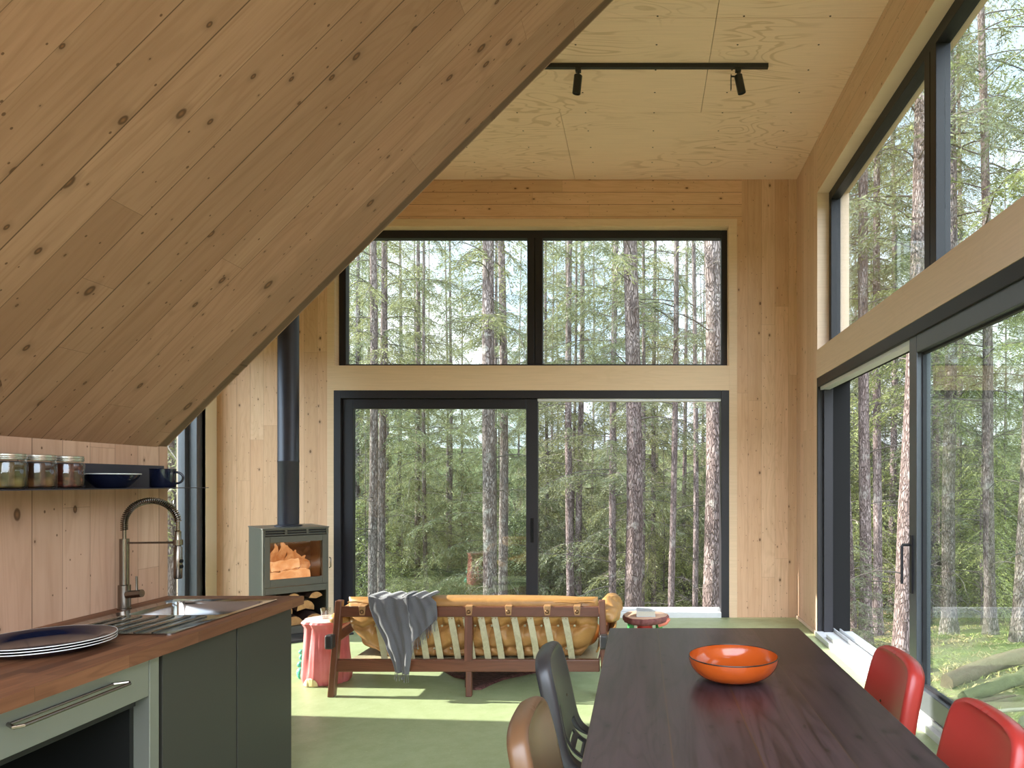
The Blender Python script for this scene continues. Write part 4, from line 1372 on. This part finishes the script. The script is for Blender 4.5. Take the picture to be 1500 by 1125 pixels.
b.grid(gfn, 150, 150)
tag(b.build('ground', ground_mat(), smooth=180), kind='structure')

# ------------------------------------------------------------------ trees
def bark(nm, c1, c2, c3, sc=9):
    t = NT(nm)
    p = t.pos()
    mp = t.n('ShaderNodeMapping'); t.set(mp.inputs[0], p); mp.inputs['Scale'].default_value = (1, 1, .22)
    n1 = t.noise(mp.outputs[0], sc, 5, .65, .5)
    vo = t.n('ShaderNodeTexVoronoi', {'Scale': sc * 4.2}, feature='DISTANCE_TO_EDGE'); 
    dv = t.n('ShaderNodeVectorMath', operation='MULTIPLY_ADD'); t.set(dv.inputs[0], t.noise(mp.outputs[0], 9, 3, .6, 0, 1)); dv.inputs[1].default_value = (.12, .12, .12); t.set(dv.inputs[2], mp.outputs[0])
    t.set(vo.inputs['Vector'], dv.outputs[0])
    crack = t.ramp(vo.outputs['Distance'], .0, .22, .25, 1)
    c = t.mix(t.ramp(n1, .35, .65), c1, c2)
    c = t.mix(crack, c3, c)
    lich = t.noise(p, 3.2, 5, .75)
    c = t.mix(t.ramp(lich, .55, .68, 0, .65), c, (.46, .44, .40))
    oi = t.n('ShaderNodeObjectInfo')
    c = t.mix(t.math('MULTIPLY', oi.outputs['Random'], .35), c, (.12, .085, .07))
    h = t.math('ADD', crack, t.math('MULTIPLY', n1, .8))
    t.bsdf(c, .92, 0, t.bump(h, .9, .035), .1)
    return t.m
M_BARK = bark('fir_bark', (.17, .13, .122), (.36, .295, .28), (.05, .037, .035))
M_TWIG = plain('dead_twig', (.085, .07, .06), .9, 0, 20, .3)

def needles(nm, c1, c2):
    t = NT(nm); p = t.pos()
    n = t.noise(p, 3.2, 4, .65)
    oi = t.n('ShaderNodeObjectInfo')
    c = t.mix(t.ramp(n, .36, .66), c1, c2)  # wide tone spread puts highlight and shade contrast into the needle colour
    c = t.mix(t.math('MULTIPLY', oi.outputs['Random'], .3), c, (c2[0] * 1.1, c2[1] * .92, c2[2] * .8))
    d = t.n('ShaderNodeBsdfPrincipled'); t.set(d.inputs['Base Color'], c); d.inputs['Roughness'].default_value = .5; d.inputs['Specular IOR Level'].default_value = .35
    tl = t.n('ShaderNodeBsdfTranslucent'); t.set(tl.inputs[0], t.mix(.5, c, (.36, .40, .14)))
    mx = t.n('ShaderNodeMixShader', {0: .30, 1: d.outputs[0], 2: tl.outputs[0]})
    t.t.links.new(mx.outputs[0], t.out.inputs[0])
    return t.m
M_NEED = needles('fir_needles', (.060, .070, .032), (.27, .275, .14))
M_NEEDL = needles('pale_needles', (.11, .135, .045), (.32, .35, .135))
M_NEEDB = needles('cool_needles', (.045, .060, .036), (.20, .225, .135))  # duller, cooler green set used on some of the crowns

def trunk_mesh(nm, H, r0, seed, seg=18, n=44, wob=.06):
    rnd = random.Random(seed)
    b = MB()
    pts, rs = [], []
    for k in range(n + 1):
        z = -.6 + (H + .6) * (k / n)
        f = max(0, z) / H
        r = r0 * (1 - .72 * f) + r0 * .55 * max(0, 1 - max(0, z) / .7) ** 2
        pts.append(Vector((wob * math.sin(z * .35 + seed) * min(1, max(0, z) / 3), wob * math.cos(z * .27 + seed * 2) * min(1, max(0, z) / 3), z))); rs.append(max(.012, r))
    vs, fs = [], []
    for k, (p, r) in enumerate(zip(pts, rs)):
        for s_ in range(seg):
            a = 2 * PI * s_ / seg
            rr = r * (1 + .08 * noise.noise(Vector((math.cos(a) * 2.5 + seed, math.sin(a) * 2.5, p.z * 1.4))) + (.12 * math.sin(a * 5 + seed) * max(0, 1 - max(0, p.z) / .8)))
            vs.append((p.x + rr * math.cos(a), p.y + rr * math.sin(a), p.z))
    for k in range(n):
        for s_ in range(seg):
            s2 = (s_ + 1) % seg
            fs.append((k * seg + s_, k * seg + s2, (k + 1) * seg + s2, (k + 1) * seg + s_))
    fs.append(tuple(n * seg + s_ for s_ in range(seg)))
    b.add(vs, fs)
    return b

def needle_quads(P, D, ln, wd):
    """P (n,3) starts, D (n,3) unit directions -> rhombus quads"""
    n = len(P)
    rv = RNG.normal(size=(n, 3))
    side = np.cross(D, rv); side /= np.linalg.norm(side, axis=1, keepdims=True) + 1e-9
    a = P; c = P + D * ln[:, None]; m = P + D * (ln * .45)[:, None]
    return np.stack([a, m + side * wd[:, None] * .5, c, m - side * wd[:, None] * .5], axis=1)

def crown_mesh(nm, H, z0, nbr, lmax, droop, dens, mats, seed, dead=8, shape=1.0, needle=(.06, .12), nw=(.015, .027), lowfill=0.0, up=.15):
    """branches (tubes) and needle sprays in one mesh; slots: twig, needles"""
    rnd = random.Random(seed)
    b = MB()
    quads = []
    for i in range(nbr + dead):
        isdead = i >= nbr
        f = (i + rnd.random()) / nbr if not isdead else 0
        z = z0 + (H - z0) * f ** 1.1 if not isdead else rnd.uniform(.8, max(1.5, z0 + 3))
        fz = (z - z0) / (H - z0)
        L = lmax * (max(.08, (1 - max(0, fz)) ** .75 * shape) + .1) * rnd.uniform(.6, 1.1)
        if fz < .12 and not isdead: L *= .75
        if isdead: L = rnd.uniform(.4, 1.7)
        az = rnd.uniform(0, 2 * PI)
        el = rnd.uniform(-.15, .35) + up
        n = 9
        pts = []
        p = Vector((0, 0, z)); d = Vector((math.cos(az) * math.cos(el), math.sin(az) * math.cos(el), math.sin(el)))
        pts.append(p.copy())
        for k in range(n):
            p = p + d * (L / n)
            d = (d + Vector((rnd.uniform(-.16, .16), rnd.uniform(-.16, .16), -droop * (.16 + .05 * k / n) + rnd.uniform(-.10, .10)))).normalized()
            pts.append(p.copy())
        rb = .0035 + .0045 * L
        b.tube(pts, [rb * (1 - .85 * k / n) + .0015 for k in range(n + 1)], 5, 0, caps=False)
        if isdead:
            for _ in range(5):
                k = rnd.randrange(2, n); q = pts[k]
                dd = Vector((rnd.uniform(-1, 1), rnd.uniform(-1, 1), rnd.uniform(-.7, .5))).normalized()
                b.tube([q, q + dd * .15, q + dd * .3 + Vector((0, 0, -.06))], [.004, .003, .0012], 4, 0, caps=False)
            continue
        nt = int(L / .062)
        for t_ in range(nt):
            s_ = .12 + .88 * (t_ + rnd.random()) / nt
            k = min(n - 1, int(s_ * n)); q = pts[k].lerp(pts[k + 1], s_ * n - k)
            bd = (pts[k + 1] - pts[k]).normalized()
            sd = bd.cross(Vector((0, 0, 1))).normalized() * (1 if t_ % 2 else -1)
            td = (bd * rnd.uniform(.4, 1.0) + sd * rnd.uniform(.5, 1.0) + Vector((0, 0, rnd.uniform(-.5 - droop, .1)))).normalized()
            tl = (.22 + .35 * L * .4 * (1 - .75 * s_)) * rnd.uniform(.6, 1.15)
            m = max(4, int(tl * dens))
            tt = np.linspace(.03, 1, m)
            sag = -.22 * tl * (1 + droop)
            base = np.array(q)[None] + np.outer(tt * tl, np.array(td)); base[:, 2] += sag * tt ** 2
            al = np.tile(np.array(td), (m, 1)) * RNG.uniform(.35, .9, (m, 1))
            ax = np.cross(np.array(td), [0, 0, 1.]); ax /= np.linalg.norm(ax) + 1e-9
            sg = np.where(np.arange(m) % 2, 1, -1)[:, None]
            D = al + ax[None] * sg * RNG.uniform(.3, 1.0, (m, 1)) + RNG.normal(0, .22, (m, 3)); D[:, 2] -= .15
            D /= np.linalg.norm(D, axis=1, keepdims=True)
            quads.append(needle_quads(base, D, RNG.uniform(*needle, m), RNG.uniform(*nw, m)))
            # twig core
            e = base[-1]
            b.add([tuple(base[0] - ax * .003), tuple(base[0] + ax * .003), tuple(e)], [(0, 1, 2)], 0)
    qs = np.concatenate(quads)
    nv0 = len(b.v)
    me = bpy.data.meshes.new(nm)
    V = np.concatenate([np.array(b.v, dtype=np.float32), qs.reshape(-1, 3).astype(np.float32)])
    nq = len(qs)
    loops = np.concatenate([np.array([i for f in b.f for i in f], dtype=np.int32), np.arange(nv0, nv0 + nq * 4, dtype=np.int32)])
    ls = [0]
    for f in b.f: ls.append(ls[-1] + len(f))
    starts = np.concatenate([np.array(ls[:-1], dtype=np.int32), ls[-1] + 4 * np.arange(nq, dtype=np.int32)])
    me.vertices.add(len(V)); me.vertices.foreach_set('co', V.ravel())
    me.loops.add(len(loops)); me.loops.foreach_set('vertex_index', loops)
    me.polygons.add(len(starts)); me.polygons.foreach_set('loop_start', starts)
    me.update(calc_edges=True)
    for m in mats: me.materials.append(m)
    me.polygons.foreach_set('material_index', np.concatenate([np.zeros(len(b.f), np.int32), np.ones(nq, np.int32)]))
    me.validate()
    return me

HT = 21.0
TR0 = .13
proto_tr = []
for k in range(4):
    o = trunk_mesh('trunk', HT, TR0, k * 1.7 + .3).build('trunk', M_BARK, local=True, smooth=180)
    proto_tr.append(o.data); bpy.data.objects.remove(o)
CR = {
    'high': [crown_mesh('crown', HT, 2.4, 74, 2.7, .65, 44, (M_TWIG, M_NEED), 21), crown_mesh('crown', HT, 3.0, 66, 2.4, .9, 44, (M_TWIG, M_NEED), 22),
             crown_mesh('crown', HT, 2.2, 70, 2.9, .6, 44, (M_TWIG, M_NEEDB), 23)],
    'bare': [crown_mesh('crown', HT, 6.5, 40, 2.2, .8, 40, (M_TWIG, M_NEED), 51, 16), crown_mesh('crown', HT, 5.5, 42, 2.4, .6, 40, (M_TWIG, M_NEEDB), 52, 14)],
    'full': [crown_mesh('crown', HT * .9, .8, 105, 2.7, .8, 44, (M_TWIG, M_NEEDB), 31, 8), crown_mesh('crown', HT * .8, 1.0, 100, 2.6, 1.0, 44, (M_TWIG, M_NEED), 32, 8)],
    'pale': [crown_mesh('crown', HT, 4.2, 80, 3.0, .65, 46, (M_TWIG, M_NEEDL), 33, 10)],
    'sapling': [crown_mesh('crown', 4.6, .3, 60, 1.5, .35, 46, (M_TWIG, M_NEED), 41, 0, needle=(.04, .08)), crown_mesh('crown', 3.6, .2, 55, 1.6, .6, 46, (M_TWIG, M_NEEDL), 42, 0, needle=(.04, .08)),
                crown_mesh('crown', 5.5, .3, 66, 1.7, .5, 46, (M_TWIG, M_NEEDB), 43, 0, needle=(.04, .08))],
}
def tree(name, label, x, y, dia, kind, group=None, lean=(0, 0), rz=None, cs=1.0, hs=1.0, var=None, cat='tree'):
    z = gz(x, y)
    rz = random.uniform(0, 2 * PI) if rz is None else rz
    t = thing(name, label, cat, (x, y, z), 0, group)
    t.rotation_euler = (lean[1], lean[0], rz) if False else (0, 0, 0)
    k = random.randrange(4)
    o = bpy.data.objects.new('trunk', proto_tr[k]); COL.objects.link(o); o.parent = t
    s_ = dia / 2 / (TR0 * .93)
    o.scale = (s_, s_, hs)
    # lean: tilt of trunk and crown about the foot
    E = (-lean[1], lean[0], rz)
    Mr = Matrix.Rotation(lean[0], 3, 'Y') @ Matrix.Rotation(-lean[1], 3, 'X') @ Matrix.Rotation(rz, 3, 'Z')
    o.rotation_euler = Mr.to_euler()
    lst = CR[kind]
    me = lst[(var if var is not None else random.randrange(len(lst))) % len(lst)]
    c = bpy.data.objects.new('crown', me); COL.objects.link(c); c.parent = t
    c.rotation_euler = Mr.to_euler(); c.scale = (cs, cs, hs)
    return t
def at(px, Y): return (px - 938) * Y / 1000.0

named = [
 (546, 15.0, .20, 'bare', 'grey trunk seen just right of the left door stile, left of a close pair'),
 (561, 16.5, .20, 'bare', 'brown trunk right behind the leftmost grey trunk, right of a close pair'),
 (585, 26, .20, 'high', 'thin pale trunk far off, just right of the close pair behind the glass'),
 (612, 23, .20, 'high', 'dark straight trunk in the middle of the closed glass door leaf'),
 (717, 12.5, .26, 'bare', 'thick knobbly trunk seen through the right part of the closed glass door leaf'),
 (738, 15, .21, 'bare', 'slimmer reddish trunk right beside the thick knobbly trunk behind the door glass'),
 (836, 20, .24, 'bare', 'dark trunk behind the open door half, left of two close trunks'),
 (849, 22, .23, 'bare', 'mossy trunk behind the open door half, right of two close trunks'),
 (896, 18, .20, 'high', 'slanting trunk just left of the thick brown trunk in the open door half'),
 (898, 27, .21, 'full', 'distant upright trunk behind the slanting trunk in the open door half'),
 (925, 11, .275, 'bare', 'thick brown trunk with cracked bark near the middle of the open door half'),
 (941, 20, .14, 'bare', 'thin dark trunk hugging the right side of the thick brown trunk'),
 (958, 22, .17, 'full', 'dim bushy trunk standing between the thick brown trunk and a slim pale one'),
 (982, 15, .145, 'bare', 'slim pale trunk bending slightly to the left in the open door half'),
 (1018, 19, .16, 'bare', 'dark slim trunk directly left of the thickest trunk by the open door jamb'),
 (1041, 10, .285, 'bare', 'thickest trunk, sunlit on its left, by the right jamb of the back door'),
 (1268, 12, .20, 'bare', 'grey trunk seen in the open right doorway, left of two that touch'),
 (1285, 13.5, .17, 'bare', 'grey trunk seen in the open right doorway, right of two that touch'),
 (1307, 19, .19, 'high', 'dim trunk far behind the pinkish trunk in the open right doorway'),
 (1323, 9.2, .245, 'bare', 'pinkish sunlit trunk leaning slightly beside the door handle'),
 (1371, 17, .22, 'bare', 'leftmost dark trunk seen through the glass of the right door leaf'),
 (1391, 13, .24, 'bare', 'thick grey trunk seen through the right door leaf near its stile'),
 (1404, 18, .14, 'high', 'thin trunk right behind the thick grey trunk in the right door leaf'),
 (1452, 12.5, .19, 'pale', 'grey trunk with bright green hanging boughs, seen through the right windows'),
 (1493, 11, .22, 'bare', 'forked grey trunk at the far right of the right door glass'),
]
LEAN = {896: .012, 982: .011, 1323: .022, 1493: .03, 1452: -.02, 1041: .0, 738: -.01}
for (px, Y, d, kind, lab) in named:
    t = tree('fir_tree', lab, at(px, Y), Y, d, kind, 'tall firs close to the cabin', (LEAN.get(px, random.uniform(-.004, .004)), 0), cs=random.uniform(.9, 1.1))

# young leaning stem in the open right doorway
tree('young_tree', 'thin dark young tree leaning beside the two touching trunks outside the right door', at(1252, 10.5), 10.5, .10, 'sapling', None, (-.03, 0), hs=.35, cs=.7)

# firs further back: nothing tells them apart
FAR = 'distant fir tree in the hazy background forest beyond the near trunks'
rnd = random.Random(5)
def free(x, y):
    # keep the path of the low sun to the left window clear
    return not (x < XL and (3.6 - .075 * (x - XL) * -1) < y < 8.5 + .075 * abs(x - XL))
placed = []
n = 0
while n < 64:
    Y = rnd.uniform(21, 46); px = rnd.uniform(470, 1640)
    x = at(px, Y)
    if any((x - a) ** 2 + (Y - c) ** 2 < 2.0 for a, c in placed): continue
    placed.append((x, Y)); n += 1
    tree('fir_tree', FAR, x, Y, rnd.uniform(.13, .20), 'high' if rnd.random() < .3 else 'full', 'background firs', (rnd.uniform(-.012, .012), rnd.uniform(-.01, .01)), cs=rnd.uniform(.9, 1.3), hs=rnd.uniform(.85, 1.25))
# firs left of the cabin, seen through the tall left window
LEFTW = 'fir tree outside the narrow left window beside the stove'
for (x, y) in ((-9.3, 13.5), (-11.5, 16.5), (-12.6, 18.4), (-15, 22.5), (-17.5, 25.5), (-20, 29), (-8.0, 11.6)):
    tree('fir_tree', LEFTW, x, y, .22, 'full', 'firs outside the left window', cs=1.1)
tree('fir_tree', 'unseen stout fir added outside the left wall to shade the stove', -8.2, 7.06, .60, 'bare', None, rz=1.0)  # out-of-view fir added so its trunk keeps sun off the stove side
# young growth low between the trunks
SAP = 'young fir sapling growing low between the forest trunks'
n = 0; pl = []
while n < 60:
    Y = rnd.uniform(21.5, 34) if n < 42 else rnd.uniform(13.5, 27); px = rnd.uniform(480, 1120) if n < 42 else rnd.uniform(1230, 1600)
    x = at(px, Y)
    if any((x - a) ** 2 + (Y - c) ** 2 < .8 for a, c in pl): continue
    pl.append((x, Y)); n += 1
    z = gz(x, Y)
    t = thing('fir_sapling', SAP, 'young tree', (x, Y, z), 0, 'young firs between the trunks')
    me = CR['sapling'][rnd.randrange(3)]
    rz = rnd.uniform(0, 6.28); s_ = rnd.uniform(1.0, 1.9)
    o = bpy.data.objects.new('trunk', proto_tr[rnd.randrange(4)]); COL.objects.link(o); o.parent = t; o.scale = (.22, .22, .22 * s_)
    c = bpy.data.objects.new('crown', me); COL.objects.link(c); c.parent = t; c.rotation_euler = (0, 0, rz); c.scale = (s_, s_, s_)

# low undergrowth: moss tufts, litter and fern blades nobody could count
qs = []
cnt = 9000
us = RNG.uniform(0, 1, (cnt, 2))
for k in range(cnt):
    x = 2.3 + us[k, 0] ** 1.5 * 11; y = 3.0 + us[k, 1] ** 1.2 * 13
    if x < 2.2: continue
    if noise.noise(Vector((x * .8, y * .8, 5))) < -.12: continue
    z = gz(x, y)
    m = 5
    P = np.array([[x, y, z]]) + RNG.normal(0, .03, (m, 3)) * [1, 1, 0]
    D = RNG.normal(0, 1, (m, 3)); D[:, 2] = np.abs(D[:, 2]) * .6 + .1
    D /= np.linalg.norm(D, axis=1, keepdims=True)
    qs.append(needle_quads(P, D, RNG.uniform(.03, .11, m), RNG.uniform(.008, .02, m)))
qs = np.concatenate(qs)
me = bpy.data.meshes.new('undergrowth')
me.from_pydata(qs.reshape(-1, 3).tolist(), [], np.arange(len(qs) * 4).reshape(-1, 4).tolist())
def litter():
    t = NT('undergrowth_blades'); p = t.pos(); n_ = t.noise(p, 2.2, 4, .7)
    c = t.mix(t.ramp(n_, .38, .62), (.26, .30, .08), (.42, .30, .17)); t.bsdf(c, .8, 0, None, .1); return t.m
me.materials.append(litter())
o = bpy.data.objects.new('undergrowth', me); COL.objects.link(o); tag(o, 'moss, dry litter and low blades on the slope outside the right door', 'undergrowth', kind='stuff')

# fallen logs, sticks and rocks on the slope outside the right door
M_MOSS = plain('mossy_log', (.075, .075, .028), .95, 0, 9, .6, .8, bdist=.03)
M_DEAD = plain('dead_wood', (.095, .06, .038), .9, 0, 14, .35, .8, bdist=.02)
M_GREYW = plain('bleached_stick', (.26, .22, .17), .85, 0, 20, .2)
def lying(name, pts, rads, mat, lab, cat, grp):
    P = [Vector((x, y, gz(x, y) + dz)) for x, y, dz in pts]
    # resample smooth
    Q_ = []; rr = []
    n_ = len(P) - 1
    for i in range(n_):
        for k in range(6):
            Q_.append(P[i].lerp(P[i + 1], k / 6)); rr.append(rads[i] + (rads[i + 1] - rads[i]) * k / 6)
    Q_.append(P[-1]); rr.append(rads[-1])
    rr = [r * (1 + .12 * noise.noise(Vector((i * .6, r * 9, 1)))) for i, r in enumerate(rr)]
    b = MB(); b.tube(Q_, rr, 20)
    if rads[0] > .03:
        b.v = [tuple(Vector(p) + .035 * noise.noise_vector(Vector(p) * 7) + .012 * noise.noise_vector(Vector(p) * 24)) for p in b.v]
    o = b.build(name, mat, None, origin=tuple(Q_[0]), smooth=60)
    tag(o, lab, cat, grp)
lying('fallen_log', [(3.55, 7.9, .10), (4.6, 8.7, .13), (6.3, 9.6, .16)], [.085, .10, .11], M_DEAD, 'thick fallen log, bare brown at its near end, outside the right door', 'log', 'fallen wood outside')
lying('fallen_log', [(3.4, 7.2, .06), (4.4, 7.75, .09), (5.8, 8.3, .12)], [.05, .075, .09], M_MOSS, 'mossy green fallen log below the thick brown one outside', 'log', 'fallen wood outside')
lying('fallen_branch', [(2.75, 6.15, .08), (3.35, 6.2, .12), (4.2, 6.0, .10)], [.012, .018, .014], M_GREYW, 'long bleached stick lying across the slope outside the right door', 'branch', None)
lying('fallen_branch', [(3.0, 6.7, .03), (3.4, 7.0, .05), (3.9, 7.1, .04)], [.010, .014, .01], M_DEAD, 'short brown stick lying above the long bleached stick outside', 'branch', None)
M_ROCK = plain('grey_rock', (.20, .20, .18), .9, 0, 6, .3, .6, bdist=.03)
for i, (x, y, r, lab) in enumerate(((2.95, 5.9, .22, 'pale rounded rock on the slope nearest the right door leaf'), (3.45, 5.75, .2, 'grey rock right of the pale rounded rock outside the right door'),
                                   (6.6, 10.2, .3, 'pinkish boulder far up the slope at the right edge of the door glass'))):
    b = MB()
    pillow(b, (x, y, gz(x, y) + r * .15), r * 1.3, r, r * .62, 28, 16, 2.3, .09, 4.5, i + 2)
    o = b.build('rock', M_ROCK, None, origin=(x, y, gz(x, y)), smooth=50); tag(o, lab, 'rock', 'rocks outside the right door')
# ------------------------------------------------------------------ sky, sun, lamps, camera
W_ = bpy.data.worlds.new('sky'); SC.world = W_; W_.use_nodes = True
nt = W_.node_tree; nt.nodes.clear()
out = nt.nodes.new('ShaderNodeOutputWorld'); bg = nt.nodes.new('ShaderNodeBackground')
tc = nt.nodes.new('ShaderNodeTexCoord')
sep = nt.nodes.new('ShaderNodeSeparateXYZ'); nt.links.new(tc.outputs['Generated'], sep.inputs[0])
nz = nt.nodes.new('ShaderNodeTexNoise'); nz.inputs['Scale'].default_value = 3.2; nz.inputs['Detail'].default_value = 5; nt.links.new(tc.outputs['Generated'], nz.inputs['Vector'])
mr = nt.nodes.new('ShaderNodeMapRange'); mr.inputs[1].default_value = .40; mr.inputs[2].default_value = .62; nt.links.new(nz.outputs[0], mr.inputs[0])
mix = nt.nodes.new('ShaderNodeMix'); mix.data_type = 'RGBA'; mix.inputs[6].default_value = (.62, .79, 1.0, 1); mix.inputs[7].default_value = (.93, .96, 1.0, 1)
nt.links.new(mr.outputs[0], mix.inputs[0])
# unseen rear sky brightened to light the room, clearer sky over the forest
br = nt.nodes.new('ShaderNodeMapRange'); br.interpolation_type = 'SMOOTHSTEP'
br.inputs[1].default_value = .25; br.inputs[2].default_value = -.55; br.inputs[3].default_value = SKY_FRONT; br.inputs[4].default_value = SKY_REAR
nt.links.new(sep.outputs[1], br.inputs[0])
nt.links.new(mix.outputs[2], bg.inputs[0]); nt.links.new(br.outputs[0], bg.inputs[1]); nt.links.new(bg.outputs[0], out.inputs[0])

sd = bpy.data.lights.new('sun', 'SUN'); sd.energy = SUN; sd.angle = R(.6); sd.color = (1.0, .95, .87)
so = bpy.data.objects.new('sun', sd); COL.objects.link(so)
d = Vector((1, -.075, -.404)).normalized()
so.rotation_euler = d.to_track_quat('-Z', 'Y').to_euler(); so.location = (-20, 8, 10)

cd = bpy.data.cameras.new('camera'); cam = bpy.data.objects.new('camera', cd); COL.objects.link(cam)
cam.location = (0, 0, EYE); cam.rotation_euler = (R(90), 0, 0)
cd.sensor_width = 36; cd.lens = 24
cd.shift_x = -(938 - 750) / 1500; cd.shift_y = (706 - 562.5) / 1500
cd.clip_start = .05; cd.clip_end = 400
SC.camera = cam
vs = SC.view_settings
SC.display_settings.display_device = 'sRGB'
vs.view_transform = 'Standard'; vs.look = 'None'; vs.gamma = 1; vs.use_curve_mapping = False; vs.exposure = EXPO
cy_ = SC.cycles
cy_.max_bounces = 12; cy_.diffuse_bounces = 6; cy_.glossy_bounces = 4; cy_.transparent_max_bounces = 16; cy_.transmission_bounces = 6
cy_.sample_clamp_indirect = 8
cy_.use_denoising = True
try: cy_.denoiser = 'OPENIMAGEDENOISE'
except Exception: pass
